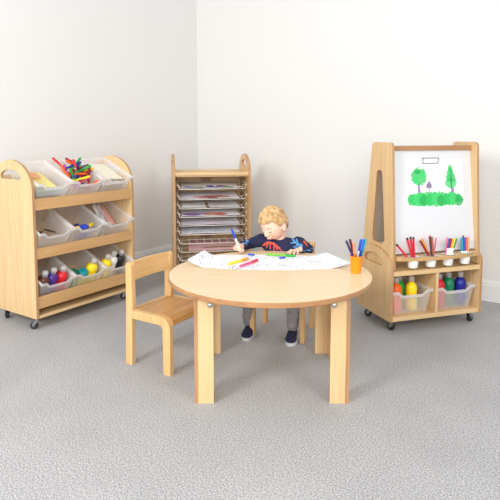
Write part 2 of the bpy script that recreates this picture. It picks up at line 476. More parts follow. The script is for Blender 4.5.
def doodle(name, base, line, scale=22, width=.05, tint=None):
    m, nt, p, out = mat_base(name)
    tc = nt.nodes.new('ShaderNodeTexCoord')
    nz = nt.nodes.new('ShaderNodeTexNoise'); nz.inputs['Scale'].default_value = scale * .6
    nt.links.new(tc.outputs['Object'], nz.inputs['Vector'])
    ad = nt.nodes.new('ShaderNodeMix'); ad.data_type = 'VECTOR'; ad.inputs[0].default_value = .06
    nt.links.new(tc.outputs['Object'], ad.inputs[4]); nt.links.new(nz.outputs['Color'], ad.inputs[5])
    vo = nt.nodes.new('ShaderNodeTexVoronoi'); vo.feature = 'DISTANCE_TO_EDGE'; vo.inputs['Scale'].default_value = scale
    v2 = nt.nodes.new('ShaderNodeTexVoronoi'); v2.inputs['Scale'].default_value = scale * 1.4
    nt.links.new(ad.outputs[1], vo.inputs['Vector']); nt.links.new(ad.outputs[1], v2.inputs['Vector'])
    a = mathn(nt, 'LESS_THAN', vo.outputs['Distance'], width)
    b = mathn(nt, 'LESS_THAN', mathn(nt, 'ABSOLUTE', mathn(nt, 'SUBTRACT', v2.outputs['Distance'], .32)), width * .8)
    n3 = nt.nodes.new('ShaderNodeTexNoise'); n3.inputs['Scale'].default_value = scale * .35
    nt.links.new(tc.outputs['Object'], n3.inputs['Vector'])
    g = mathn(nt, 'GREATER_THAN', n3.outputs['Fac'], .47)
    k = mathn(nt, 'MULTIPLY', mathn(nt, 'MAXIMUM', a, b), g)
    mx = nt.nodes.new('ShaderNodeMix'); mx.data_type = 'RGBA'
    mx.inputs[6].default_value = base; mx.inputs[7].default_value = line
    nt.links.new(k, mx.inputs[0])
    cur = mx.outputs[2]
    if tint:
        n4 = nt.nodes.new('ShaderNodeTexNoise'); n4.inputs['Scale'].default_value = scale * .5
        mp = nt.nodes.new('ShaderNodeMapping'); mp.inputs['Location'].default_value = (3, 5, 1)
        nt.links.new(tc.outputs['Object'], mp.inputs[0]); nt.links.new(mp.outputs[0], n4.inputs['Vector'])
        m2 = nt.nodes.new('ShaderNodeMix'); m2.data_type = 'RGBA'
        gk = mathn(nt, 'MULTIPLY', mathn(nt, 'GREATER_THAN', n4.outputs['Fac'], .62), .35)
        nt.links.new(gk, m2.inputs[0]); nt.links.new(cur, m2.inputs[6]); m2.inputs[7].default_value = tint
        cur = m2.outputs[2]
    nt.links.new(cur, p.inputs['Base Color']); p.inputs['Roughness'].default_value = .7
    return m

def close_sheet(bm, top, th):
    """give a grid of verts (rows) an underside and a rim"""
    bot = [[bm.verts.new(v.co - Vector((0, 0, th))) for v in row] for row in top]
    ny, nx = len(top) - 1, len(top[0]) - 1
    for j in range(ny):
        for i in range(nx): bm.faces.new((bot[j][i], bot[j + 1][i], bot[j + 1][i + 1], bot[j][i + 1]))
    for i in range(nx):
        bm.faces.new((top[0][i], bot[0][i], bot[0][i + 1], top[0][i + 1])); bm.faces.new((top[ny][i], top[ny][i + 1], bot[ny][i + 1], bot[ny][i]))
    for j in range(ny):
        bm.faces.new((top[j][0], top[j + 1][0], bot[j + 1][0], bot[j][0])); bm.faces.new((top[j][nx], bot[j][nx], bot[j + 1][nx], top[j + 1][nx]))
def sheet(name, w, d, mat, nx=14, ny=8, fz=None, th=.0008):
    """thin sheet centred on its origin in x, from y=0 to d; one closed mesh"""
    bm = bmesh.new(); top = []
    for j in range(ny + 1):
        row = []
        for i in range(nx + 1):
            x = -w / 2 + w * i / nx; y = d * j / ny
            row.append(bm.verts.new((x, y, fz(x, y) if fz else 0)))
        top.append(row)
    for j in range(ny):
        for i in range(nx): bm.faces.new((top[j][i], top[j][i + 1], top[j + 1][i + 1], top[j + 1][i]))
    close_sheet(bm, top, th)
    return sharp(mesh_obj(name, bm, mat, recalc=False), 50)

# ------------------------------------------------------------------ tub trolley (left)
CA = .975
cart = empty('tub_storage_trolley', 'tall maple trolley holding nine clear tubs, against the left wall', 'trolley', (-1.3137, 3.2566, 0), CA)
CM = Matrix.Translation((-1.3137, 3.2566, 0)) @ Matrix.Rotation(CA, 4, 'Z')
CWD, CDP, ZB = .8265, .43, .075
def arch_panel(dp, z0, zs, zt, slot, n=20):
    o = [(0, z0), (dp, z0)]
    o += [(dp / 2 + dp / 2 * cos(pi * i / n), zs + (zt - zs) * sin(pi * i / n)) for i in range(n + 1)]
    y0, y1, s0, s1 = slot
    c = (y0 + y1) / 2; hw = (y1 - y0) / 2
    h = [(c - hw + .012, s0), (c + hw - .012, s0), (c + hw - .002, s0 + .006)]
    h += [(c + hw * cos(pi * i / 14), s0 + .014 + (s1 - s0 - .014) * sin(pi * i / 14) ** .8) for i in range(15)]
    h += [(c - hw + .002, s0 + .006)]
    return o, h
for x0 in (0, CWD - .018):
    o_, h_ = arch_panel(CDP, ZB, .87, 1.055, (.108, .322, .935, .995))
    bm = bmesh.new(); plate(bm, o_, [h_], x0, x0 + .018, lambda u, v, w: (w, u, v), 1)
    mesh_obj('side_panel', bm, [WOOD, EDGE], cart)
xi0, xi1 = .018, CWD - .018
TILT = radians(24)
LIPS = [(.135, .210), (.447, .513), (.750, .820)]
for z0, z1 in LIPS:
    bm = bmesh.new(); box(bm, xi0, xi1, .004, .022, z0, z1, .0015)
    mesh_obj('front_lip', bm, wood('maple_lip', rgb(212, 170, 118), rgb(196, 152, 100), 0), cart)
    # sloping shelf behind the lip
    L = .43; bm = bmesh.new()
    pr = [(.023, z0 + .006), (.023, z0 + .024), (.41, z0 + .024 + .387 * math.tan(TILT)), (.41, z0 + .006 + .387 * math.tan(TILT))]
    plate(bm, pr, [], xi0, xi1, lambda u, v, w: (w, u, v), 0)
    mesh_obj('sloping_shelf', bm, WOODX, cart)
bm = bmesh.new(); box(bm, xi0, xi1, .002, CDP - .002, ZB, ZB + .018, .001); mesh_obj('base_board', bm, WOODX, cart)
bm = bmesh.new(); box(bm, xi0, xi1, .411, .427, ZB + .019, .86, .001); mesh_obj('back_panel', bm, WOODX, cart)
for x, y, a in ((.03, .04, 2.2), (CWD - .05, .045, 2.4), (.035, CDP - .06, 1.2), (CWD - .05, CDP - .05, 2.0)):
    castor(cart, x, y, ZB, a)

# the nine tubs
tubw = .258
tub0 = None
TUBS = {}
rows = ['bottom', 'middle', 'top']; cols = ['left', 'centre', 'right']
what = {(0, 0): 'clear tub of brown, purple and red paint bottles on the trolley\'s bottom shelf',
        (0, 1): 'clear tub of teal pots and yellow bottles on the trolley\'s bottom shelf',
        (0, 2): 'clear tub of yellow, white and black bottles on the trolley\'s bottom shelf',
        (1, 0): 'clear tub holding black brushes, left end of the trolley\'s middle shelf',
        (1, 1): 'clear tub of blue and yellow glue sticks, centre of the middle shelf',
        (1, 2): 'clear tub with doodled and pink paper on the trolley\'s middle shelf',
        (2, 0): 'clear tub of pastel card sheets, left end of the trolley\'s top shelf',
        (2, 1): 'clear tub heaped with bright felt pens on the trolley\'s top shelf',
        (2, 2): 'clear tub of white card under the trolley\'s far arched handle'}
for r_, (z0, z1) in enumerate(LIPS):
    for c_ in range(3):
        if tub0 is None: t = tub0 = make_tub(what[(r_, c_)], group='clear tubs in the trolley')
        else: t = dup(tub0, what[(r_, c_)])
        x = .0245 + (.7775 / 3) * (c_ + .5)
        M = CM @ Matrix.Translation((x, .028, z0 + .0245)) @ Matrix.Rotation(TILT, 4, 'X')
        put(t, M); TUBS[(r_, c_)] = M
def in_tub(o, key, loc, rx=0, ry=0, rz=0):
    put(o, TUBS[key] @ Matrix.Translation(loc) @ Matrix.Rotation(rz, 4, 'Z') @ Matrix.Rotation(ry, 4, 'Y') @ Matrix.Rotation(rx, 4, 'X'))

g = 'paint bottles in the trolley'
specs = [((0, 0), -.070, .075, BROWN, 'brown paint bottle with clear cap in the trolley\'s bottom left tub'),
         ((0, 0), .000, .085, PURPLE, 'purple paint bottle between the brown and red ones in a trolley tub'),
         ((0, 0), .070, .080, RED, 'red paint bottle with clear cap in the trolley\'s bottom left tub'),
         ((0, 2), -.068, .090, YELLOW, 'yellow paint bottle in the right-hand tub on the trolley\'s bottom shelf'),
         ((0, 2), .004, .110, WHITEP, 'white paint bottle in the right-hand tub on the trolley\'s bottom shelf'),
         ((0, 2), .072, .105, BLACK, 'black paint bottle in the right-hand tub on the trolley\'s bottom shelf'),
         ((0, 1), .062, .085, YELLOW, 'yellow paint bottle in the middle tub of the trolley\'s bottom shelf')]
for key, x, y, c, lb in specs:
    b = make_bottle(lb, c, .0385, .150, CAPM, g); in_tub(b, key, (x, y - .002, .003), rx=radians(2))
def pot(label, c, lid, key, x, y):
    t = empty('paint_pot', label, 'pot')
    bm = bmesh.new(); lathe(bm, [(0, 0), (.028, 0), (.031, .01), (.031, .085), (0, .085)], 24); sharp(mesh_obj('pot_body', bm, c, t))
    bm = bmesh.new(); lathe(bm, [(0, .0855), (.034, .0855), (.034, .106), (.031, .110), (0, .110)], 24); sharp(mesh_obj('lid', bm, lid, t))
    in_tub(t, key, (x, y, .003))
pot('yellow pot with teal lid in the middle tub of the bottom shelf', YELLOW, TEAL, (0, 1), -.008, .075)
pot('lime pot with green lid beside the teal-lidded pot', LIME, DKGREEN, (0, 1), -.078, .095)
# middle left: brushes
for i, (x0, y0, z0, x1, y1, z1, lb) in enumerate([
        (-.095, .20, .02, -.060, .045, .125, 'black handled brush nearest the left panel in the middle shelf tub'),
        (-.080, .22, .02, -.035, .060, .120, 'second black handled brush, lying just inside the first'),
        (.070, .24, .02, .060, .075, .085, 'black handled brush lying apart at the right of its tub')]):
    t = empty('paint_brush', lb, 'brush')
    bm = bmesh.new(); lathe(bm, [(0, .03), (.004, .03), (.0055, .07), (.003, .16), (0, .162)], 10); mesh_obj('handle', bm, BLACK, t, smooth=True)
    bm = bmesh.new(); lathe(bm, [(0, 0), (.004, .004), (.005, .018), (.004, .0299), (0, .0299)], 10); mesh_obj('bristles', bm, TAN, t, smooth=True)
    put(t, TUBS[(1, 0)] @ axis_matrix((x0, y0, z0), (x1, y1, z1)))
# middle centre: glue sticks
for (a, b, body, cap, lb) in [
        ((-.085, .085, .085), (.010, .070, .105), YELLOW, BLUE, 'glue stick with blue cap pointing up over the tub edge'),
        ((-.015, .055, .098), (.085, .085, .098), BLUE, YELLOW, 'glue stick with long yellow cap lying across the heap'),
        ((-.090, .11, .070), (.02, .14, .075), YELLOW, NAVY, 'glue stick at the back of the glue tub')]:
    t = make_pen(lb, body, cap, .105, .012, .05, name='glue_stick', cat='glue')
    put(t, TUBS[(1, 1)] @ axis_matrix(a, b))
t = make_pen('purple glue stick at the bottom front of the glue tub', PURPLE, BLUE, .10, .012, .04, name='glue_stick', cat='glue')
put(t, TUBS[(1, 1)] @ axis_matrix((-.07, .06, .04), (.03, .055, .045)))
# middle right: papers leaning on the left side
DOOD = doodle('grey_doodle_paper', rgb(240, 240, 245), rgb(96, 98, 120), 34, .07)
o = tag(sheet('doodled_sheet', .20, .26, DOOD), 'white doodled paper standing in the middle shelf tub', 'paper')
put(o, TUBS[(1, 2)] @ Matrix.Translation((-.045, .045, .075)) @ Matrix.Rotation(radians(24), 4, 'X') @ Matrix.Rotation(radians(30), 4, 'Y') @ Matrix.Scale(.8, 4))
PINKP = plain('pink_paper', rgb(240, 176, 168), .7)
o = tag(sheet('pink_sheet', .13, .20, PINKP), 'salmon pink paper lying behind the doodled sheet in its tub', 'paper')
put(o, TUBS[(1, 2)] @ Matrix.Translation((.005, .09, .070)) @ Matrix.Rotation(radians(20), 4, 'X') @ Matrix.Rotation(radians(18), 4, 'Y'))
# top left: pastel cards
for i, (c, lb, x, y, z, ry) in enumerate([
        (plain('pale_blue_card', rgb(190, 212, 232), .7), 'pale blue card, lowest sheet in the top left tub', 0, .045, .045, 0),
        (plain('pale_green_card', rgb(190, 222, 196), .7), 'pale green card over the blue card in the top tub', -.005, .05, .065, 2),
        (plain('pale_yellow_card', rgb(250, 234, 150), .7), 'pale yellow card on top of the pile in the top left tub', -.025, .055, .095, 4)]):
    o = tag(sheet('card_sheet', .19 - .01 * i, .21, c), lb, 'card'); put(o, TUBS[(2, 0)] @ Matrix.Translation((x, y, z)) @ Matrix.Rotation(radians(ry), 4, 'Y'))
o = tag(sheet('orange_card', .06, .07, plain('peach_card', rgb(246, 180, 132), .7)), 'small peach card lying on the yellow card in the top tub', 'card')
put(o, TUBS[(2, 0)] @ Matrix.Translation((-.03, .15, .112)) @ Matrix.Rotation(radians(4), 4, 'X'))
# top right: white cards
for i, (ry, lb) in enumerate([(0, 'white card lying flat in the top shelf\'s far tub'), (5, 'cream edged card sticking up in the top shelf\'s far tub')]):
    o = tag(sheet('white_card', .185, .215, PAPER if i == 0 else plain('cream_card', rgb(240, 235, 216), .7)), lb, 'card')
    put(o, TUBS[(2, 2)] @ Matrix.Translation((0, .05, .07 + .045 * i)) @ Matrix.Rotation(radians(3 * i), 4, 'X') @ Matrix.Rotation(radians(ry), 4, 'Y'))
# top centre: heap of pens
pc = [(RED, 'red'), (ORANGE, 'orange'), (YELLOW, 'yellow'), (GREEN, 'green'), (LILAC, 'lilac'), (BROWN, 'brown'), (NAVY, 'dark blue'), (DKRED, 'dark red'), (PINK, 'pink')]
order = [0, 5, 6, 4, 4, 2, 1, 1, 0, 3, 3, 7, 5, 8, 4, 0, 1, 6, 3, 7, 2, 5, 0, 8, 1, 7, 6, 3]
protos = {}
order = order + [4, 0, 6, 5, 1, 3, 2, 7, 0, 4, 5, 1, 6, 3]
for i, k in enumerate(order):
    m, nm = pc[k]
    lb = nm + ' capped felt pen in the heaped pen tub on the top shelf'
    if k not in protos: t = protos[k] = make_pen(lb, m, m, 0.128, .0074, .045, group='felt pens heaped in the top tub')
    else: t = dup(protos[k])
    x = -.075 + .17 * ((i * 7) % 28) / 27; lay = (i // 7) % 6
    base = Vector((x, 0.045 + .025 * lay + random.uniform(-.01, .01), 0.070 + .016 * lay))
    d = Vector((random.uniform(-.9, .9), random.uniform(-.25, .75), random.uniform(.0, .34))).normalized()
    if base.x + d.x * .14 > .105: d.x = -abs(d.x)
    if base.x + d.x * .14 < -.105: d.x = abs(d.x)
    if base.y + d.y * .14 < .05: d.y = abs(d.y)
    d.normalize()
    put(t, TUBS[(2, 1)] @ axis_matrix(base, base + d))

# ------------------------------------------------------------------ drying rack with wire trays
RA = .165
RO = Vector((-.598, 4.195, 0))
rack = empty('drying_rack', 'maple art drying rack of wire trays in the room\'s corner', 'rack', RO, RA)
RM = Matrix.Translation(RO) @ Matrix.Rotation(RA, 4, 'Z')
RW, RD = .615, .52
for x0 in (0, RW - .02):
    o_, h_ = arch_panel(RD, ZB, .90, 1.052, (.15, .37, .955, 1.005))
    bm = bmesh.new(); plate(bm, o_, [h_], x0, x0 + .02, lambda u, v, w: (w, u, v), 1)
    mesh_obj('side_panel', bm, [WOOD, EDGE], rack)
bm = bmesh.new(); box(bm, .02, RW - .02, .023, RD - .05, .880, .899, .002); mesh_obj('top_shelf', bm, WOODX, rack)
bm = bmesh.new(); box(bm, .02, RW - .02, RD - .049, RD - .03, .885, .908, .002); mesh_obj('back_rail', bm, WOODX, rack)
bm = bmesh.new(); box(bm, .02, RW - .02, .004, .022, .892, .917, .002); mesh_obj('front_rail', bm, WOODX, rack)
bm = bmesh.new(); box(bm, .02, RW - .02, RD - .049, RD - .03, ZB + .021, .884, .002); mesh_obj('back_panel', bm, WOODX, rack)
bm = bmesh.new(); box(bm, .02, RW - .02, .004, RD - .004, ZB, ZB + .02, .002); mesh_obj('base_board', bm, WOODX, rack)
bm = bmesh.new(); box(bm, .25, .34, RD - .060, RD - .0495, ZB + .021, .883, .002); mesh_obj('back_batten', bm, wood('brown_oak_batten', rgb(190, 150, 110), rgb(170, 130, 92), 2), rack)  # batten of slightly browner wood than the back panel
for x, y in ((.05, .05), (RW - .05, .05), (.05, RD - .05), (RW - .05, RD - .05)): castor(rack, x, y, ZB, 1.2)
TZ = [.785, .704, .633, .566, .498, .427, .356, .290, .222, .152]
def runner(z):
    for x0, x1 in ((.0202, .030), (RW - .030, RW - .0202)):
        bm = bmesh.new(); plate(bm, [(.03, z + .024), (RD - .06, z + .043), (RD - .06, z + .048), (.03, z + .029)], [], x0, x1, lambda u, v, w: (w, u, v), 0)
        mesh_obj('tray_runner', bm, WOODX, rack)
def make_tray(label, group):
    """wire tray, local origin at the front left of the base, hangs by its raised side rails"""
    t = empty('wire_tray', label, 'tray', group=group)
    w, d, r = .555, .44, .0026
    bm = bmesh.new()
    for i in range(9): x = .035 + (w - .07) * i / 8; tube(bm, [(x, 0, 0), (x, d, 0)], r * .75, 6)
    for y in (.15, .31): tube(bm, [(.02, y, -.003), (w - .02, y, -.003)], r * .8, 6)
    mesh_obj('wire_grid', bm, WIRE, t, smooth=True)
    bm = bmesh.new()
    for y in (0, d): tube(bm, [(.035, y, .001), (w - .035, y, .001)], r, 6)
    for s in (0, 1):
        X = lambda a: a if s == 0 else w - a
        tube(bm, [(X(.035), 0, .001), (X(.022), -.001, .004), (X(.016), 0, .014), (X(.018), .004, .026), (X(.006), .006, .034), (X(.004), .03, .036), (X(.004), d - .03, .036), (X(.016), d - .004, .034), (X(.022), d, .01), (X(.035), d, .001)], r, 6)
        for y in (.15, .31): tube(bm, [(X(.02), y, -.003), (X(.012), y, .012), (X(.005), y, .036)], r * .8, 6)
    mesh_obj('rim_wire', bm, WIRE, t, smooth=True)
    return t
ords = ['topmost', 'second from the top', 'third from the top', 'fourth from the top', 'fifth from the top', 'sixth from the top', 'seventh from the top', 'eighth from the top', 'second lowest', 'lowest']
hold = ['holding a blue and green painting', 'under a red painting', 'with two plain sheets', 'with a purple and orange painting', 'with a plain white sheet', 'with a pencil drawing', 'left empty', 'with pink paper', 'left empty', 'left empty']
tr0 = None; TRM = []
for z, a, b in zip(TZ, ords, hold):
    lb = 'wire tray %s, %s in the drying rack' % (b, a)
    if tr0 is None: t = tr0 = make_tray(lb, 'wire trays in the drying rack')
    else: t = dup(tr0, lb)
    M = RM @ Matrix.Translation((.030, -.012, z)) @ Matrix.Rotation(radians(2.6), 4, 'X'); put(t, M); TRM.append(M); runner(z - .001)
bx = rgb(246, 246, 250)
A1 = art('blue_green_painting', bx, [(-.17, .06, .05, .05, rgb(96, 130, 200)), (-.09, .05, .06, .05, rgb(92, 160, 150)), (.0, .10, .035, .07, rgb(80, 70, 180)), (.09, .09, .05, .06, rgb(150, 70, 170)), (.13, .045, .06, .04, rgb(110, 180, 130)), (.04, .05, .05, .03, rgb(120, 100, 190))])
A2 = art('red_painting', bx, [(-.02, .07, .10, .06, rgb(200, 60, 40)), (.08, .09, .09, .05, rgb(215, 92, 60)), (-.1, .09, .05, .04, rgb(240, 180, 170)), (.02, .03, .05, .03, rgb(120, 40, 70))])
A4 = art('purple_orange_painting', bx, [(-.15, .07, .08, .07, rgb(130, 84, 170)), (.02, .08, .10, .06, rgb(232, 150, 110)), (.08, .05, .06, .04, rgb(210, 90, 80)), (-.06, .10, .05, .04, rgb(190, 130, 190))])
A6 = doodle('blue_pencil_drawing', rgb(242, 243, 247), rgb(190, 195, 212), 26, .05)
A8 = art('pink_paper_with_brown_strokes', rgb(240, 196, 196), [(.02, .09, .14, .02, rgb(150, 104, 60))])
def on_tray(i, w, d, mat, x, y, label, bend=.004, rz=0):
    o = sheet('painting', w, d, mat, fz=lambda a, b: bend * abs(sin(a * 9 + b * 5 + i)) + .0045)
    tag(o, label, 'paper')
    put(o, TRM[i] @ Matrix.Translation((x, y, 0)) @ Matrix.Rotation(rz, 4, 'Z'))
on_tray(0, .46, .36, A1, .268, .02, 'painting with blue, green and purple blots on the topmost wire tray')
on_tray(1, .46, .34, A2, .265, .02, 'painting with a broad red smear on the second wire tray')
on_tray(2, .19, .32, PAPER, .135, .02, 'plain white sheet on the left of the third wire tray')
on_tray(2, .24, .32, doodle('faint_grey_drawing', rgb(243, 243, 246), rgb(200, 204, 214), 30, .05), .375, .02, 'sheet with a faint drawing on the right of the third wire tray')
on_tray(3, .46, .36, A4, .27, .02, 'painting in purple and orange on the fourth wire tray')
on_tray(4, .46, .35, plain('plain_lilac_white_paper', rgb(238, 236, 244), .7), .268, .02, 'plain white sheet filling the fifth wire tray')
on_tray(5, .46, .37, A6, .268, .02, 'white sheet with blue pencil drawing on the sixth wire tray')
on_tray(7, .42, .34, A8, .30, .02, 'pink paper with brown strokes on the eighth wire tray')

# ------------------------------------------------------------------ double-sided easel (right)
EA = .3074
EO = Vector((.8493, 3.2029, 0))
easel = empty('art_easel', 'double-sided maple easel unit with whiteboard and tub shelf, right of the table', 'easel', EO, EA)
EM = Matrix.Translation(EO) @ Matrix.Rotation(EA, 4, 'Z')
EW, ED = .667, .417
def round_poly(pts, rad, n=5):
    out = []
    m = len(pts)
    for i, (p, r) in enumerate(zip(pts, rad)):
        if r <= 0: out.append(p); continue
        p = Vector(p); a = Vector(pts[i - 1]) - p; b = Vector(pts[(i + 1) % m]) - p
        a1 = p + a.normalized() * r; b1 = p + b.normalized() * r
        for k in range(n + 1):
            t = k / n
            q_ = a1 * (1 - t) ** 2 + p * 2 * t * (1 - t) + b1 * t ** 2
            out.append((q_.x, q_.y))
    return out
FT, RT = .058, .285       # front and rear of the frame at the top
for side, (xa, xb) in enumerate(((0, .018), (EW - .018, EW))):
    # lower side panel with arched top and handle slot
    o_, h_ = arch_panel(ED, ZB, .41, .512, (.100, .322, .402, .466))
    bm = bmesh.new(); plate(bm, o_, [h_], xa, xb, lambda u, v, w: (w, u, v), 1)
    mesh_obj('base_side_panel', bm, [WOOD, EDGE], easel)
    # tapering upright frame just inside it
    ya, yb = (.0185, .0345) if side == 0 else (EW - .0345, EW - .0185)
    out = round_poly([(.006, .395), (.392, .395), (RT, 1.164), (FT, 1.164)], [0, 0, .025, .03])
    hole = round_poly([(.112, .535), (.262, .535), (.222, .990), (.160, .990)], [.03, .03, .026, .026])
    bm = bmesh.new(); plate(bm, out, [hole], ya, yb, lambda u, v, w: (w, u, v), 1)
    mesh_obj('upright_frame', bm, [WOOD, EDGE], easel)
IX0, IX1 = .035, EW - .035
bm = bmesh.new(); box(bm, .0185, EW - .0185, .002, ED - .002, ZB, .104, .002); mesh_obj('base_board', bm, WOODX, easel)
bm = bmesh.new(); box(bm, .0185, EW - .0185, .002, ED - .002, .357, .387, .002); mesh_obj('shelf', bm, WOODX, easel)
bm = bmesh.new(); box(bm, EW / 2 - .009, EW / 2 + .009, .004, ED - .004, .1045, .3565, .001); mesh_obj('divider', bm, WOOD, easel)
bm = bmesh.new(); box(bm, .0185, EW - .0185, ED / 2 - .006, ED / 2 + .006, .3875, .52, .001); mesh_obj('centre_panel', bm, WOODX, easel)
bm = bmesh.new()
for xs in ((.0185, EW / 2 - .0095), (EW / 2 + .0095, EW - .0185)): box(bm, xs[0], xs[1], ED - .03, ED - .018, .1045, .3565, .001)
mesh_obj('back_panel', bm, WOODX, easel)
def fy(z): return .006 + (FT - .006) * (z - .395) / .761
def ry_(z): return .392 + (RT - .392) * (z - .395) / .761
def slab(name, zz0, zz1, yfun, off, th, mat, x0=IX0, x1=IX1):
    bm = bmesh.new()
    pr = [(yfun(zz0) + off, zz0), (yfun(zz1) + off, zz1), (yfun(zz1) + off + th, zz1), (yfun(zz0) + off + th, zz0)]
    plate(bm, pr, [], x0, x1, lambda u, v, w: (w, u, v), 0)
    return mesh_obj(name, bm, mat, easel)
def wy(z): return .042 + (z - .5) * .125
BACKB = plain('grey_board_back', rgb(216, 206, 194), .6)
slab('whiteboard', .485, 1.112, wy, 0, .006, WHITEB); slab('board_backing', .485, 1.112, wy, .0062, .004, BACKB)
slab('rear_whiteboard', .50, 1.112, ry_, -.030, .006, WHITEB); slab('rear_board_backing', .50, 1.112, ry_, -.0342, .004, BACKB)
slab('top_rail', 1.1135, 1.140, wy, -.014, .02, EDGEX)
slab('rear_top_rail', 1.116, 1.139, ry_, -.036, .02, EDGEX)
SCREWS = ((.21, .83), (.20, .68))
# screws in the rear board seen through the slot
for x, z in SCREWS:
    bm = bmesh.new(); lathe(bm, [(0, 0), (.009, 0), (.008, .003), (0, .0035)], 12, M=Matrix.Translation((x, ry_(z) - .0344, z)) @ Matrix.Rotation(pi / 2, 4, 'X'))
    mesh_obj('screw', bm, BLACK, easel)
# pot tray with bowed front, holes for the pots
TRZ = .474
TC = [(.146, -.004), (.270, -.008), (.394, -.008), (.522, -.004)]
fr = [(.035 + (EW - .070) * i / 24, -.006 - .050 * sin(pi * i / 24) ** .6) for i in range(25)]
outl = fr + [(EW - .035, .0495), (.035, .0495)]
holes = [[(cx + .0365 * cos(2 * pi * k / 28), cy + .0365 * sin(2 * pi * k / 28)) for k in range(28)] for cx, cy in TC]
bm = bmesh.new(); plate(bm, outl, holes, TRZ - .020, TRZ, lambda u, v, w: (u, v, w), 1)
mesh_obj('pot_tray', bm, [WOODX, wood('tray_edge', rgb(206, 166, 116), rgb(190, 148, 98), 0)], easel)
# clip
bm = bmesh.new()
cz = 1.048; cx = .328; yy = wy(cz)
for a, b in (((cx - .058, cz + .014), (cx + .058, cz + .019)), ((cx - .058, cz - .019), (cx + .058, cz - .014)), ((cx - .058, cz - .019), (cx - .053, cz + .019)), ((cx + .053, cz - .019), (cx + .058, cz + .019))):
    box(bm, a[0], b[0], yy - .006, yy - .0022, a[1], b[1])
mesh_obj('paper_clip', bm, METAL, easel)
bm = bmesh.new(); box(bm, cx - .0525, cx + .0525, yy - .005, yy - .0024, cz - .0135, cz + .0135); mesh_obj('clip_plate', bm, WHITEP, easel)
for x, y, a in ((.060, .05, 2.0), (EW - .055, .05, .3), (.065, ED - .085, 2.4), (EW - .05, ED - .05, 1.0)): castor(easel, x, y, ZB, a)

# the child's painting
pz0, pz1 = .757, 1.056
PW, PH = .422, .298
grs = [(0, .052, .203, .050, rgb(48, 196, 98)), (-.12, .05, .075, .045, rgb(48, 196, 98)), (.12, .05, .075, .045, rgb(48, 196, 98))]
gg = [rgb(40, 190, 92), rgb(60, 205, 110), rgb(30, 172, 80)]
for i in range(9): grs.append((-.175 + .0437 * i, .050 + .006 * sin(i * 2.1), .034, .040, gg[i % 3]))
blots = [(-.118, .108, .010, .055, rgb(150, 92, 176)), (.128, .095, .011, .035, rgb(140, 84, 170))] + grs + \
        [(-.118, .195, .062, .060, gg[0]), (-.14, .175, .026, .026, gg[1]), (-.098, .208, .028, .026, gg[1]), (-.125, .225, .024, .018, gg[2]),
         (.118, .152, .048, .036, gg[1]), (.118, .185, .038, .036, gg[0]), (.115, .215, .028, .036, gg[1]), (.113, .242, .016, .028, gg[0]), (.120, .165, .004, .080, rgb(62, 70, 84)),
         (-.045, .135, .024, .018, rgb(120, 104, 140)), (-.042, .152, .011, .014, rgb(130, 110, 150)), (-.042, .105, .004, .02, rgb(150, 130, 165))]
PM = art('child_tree_painting', rgb(248, 248, 250), blots, 60, .30)
o = tag(sheet('tree_painting', PW, PH, PM, 20, 14, fz=lambda x, y: .003 * max(0, (.1 - y) / .1) * (x / .2) ** 2), 'child\'s painting of two green trees clipped to the whiteboard', 'painting')
lean = math.atan(.125)
put(o, EM @ Matrix.Translation((.355, wy(pz0) - .0012, pz0)) @ Matrix.Rotation(radians(.7), 4, 'Y') @ Matrix.Rotation(pi / 2 - lean, 4, 'X'))

# white pots and pencils
pot0 = None
plab = ['white pot of red pencils, first from the left in the easel tray', 'white pot of orange and brown pencils, second in the easel tray',
        'white pot of rainbow capped pens, third in the easel tray', 'white pot of blue and orange pens, rightmost in the easel tray']
POTM = []
for (cx, cy), lb in zip(TC, plab):
    if pot0 is None:
        t = pot0 = empty('pencil_pot', lb, 'pot', group='white pots in the easel tray')
        bm = bmesh.new()
        lathe(bm, [(0, .002), (.026, 0), (.029, .004), (.0355, .066), (.041, .0675), (.041, .0695), (.0335, .0695), (.028, .008), (0, .006)], 32)
        sharp(mesh_obj('pot_body', bm, WHITEP, t), 50)
        bm = bmesh.new()
        for k in range(32):
            pass
        tube(bm, [(.0415 * cos(2 * pi * k / 32), .0415 * sin(2 * pi * k / 32), .0685) for k in range(33)], .0016, 6, caps=False)
        mesh_obj('rim_band', bm, plain('grey_rim_band', rgb(120, 112, 110), .5), t, smooth=True)
    else: t = dup(pot0, lb)
    M = EM @ Matrix.Translation((cx, cy, TRZ - .0673)); put(t, M); POTM.append(M)
BRIGHTRED = colm('crimson_pencil', 214, 36, 62)
def pencil_in(i, a, b, col, lb, end=None, L=.17, r=.0045, grp=None):
    t = make_pencil(lb, col, end, L, r, grp); put(t, POTM[i] @ axis_matrix(a, b))
pencil_in(0, (.012, 0, .008), (-.095, .012, .13), BRIGHTRED, 'crimson pencil with black end leaning far left in the first pot', BLACK, .185, .0068)
pencil_in(0, (.005, -.01, .008), (-.036, -.002, .15), BRIGHTRED, 'crimson pencil with black end, next right of the far-leaning one', BLACK, .185, .0068)
pencil_in(0, (.015, 0, .008), (-.008, .01, .15), BRIGHTRED, 'crimson pencil with black end standing in the middle of the first pot', BLACK, .182, .0068)
pencil_in(0, (.02, .01, .008), (.012, .016, .15), BRIGHTRED, 'crimson pencil with black end, rightmost in the first pot', BLACK, .176, .0068)
pencil_in(1, (.022, 0, .008), (-.060, .01, .14), DKRED, 'dark red pencil leaning left in the second pot', None, .18, .0066)
pencil_in(1, (.020, .012, .008), (-.042, .014, .14), AMBER, 'amber pencil leaning left beside the dark red one', None, .18, .0064)
pencil_in(1, (.01, -.008, .008), (-.012, -.006, .15), BROWN, 'brown pencil near the middle of the second pot', None, .178, .0064)
pencil_in(1, (.016, .004, .008), (.000, .008, .15), ORANGE, 'orange pencil standing upright in the second pot', None, .182, .0064)
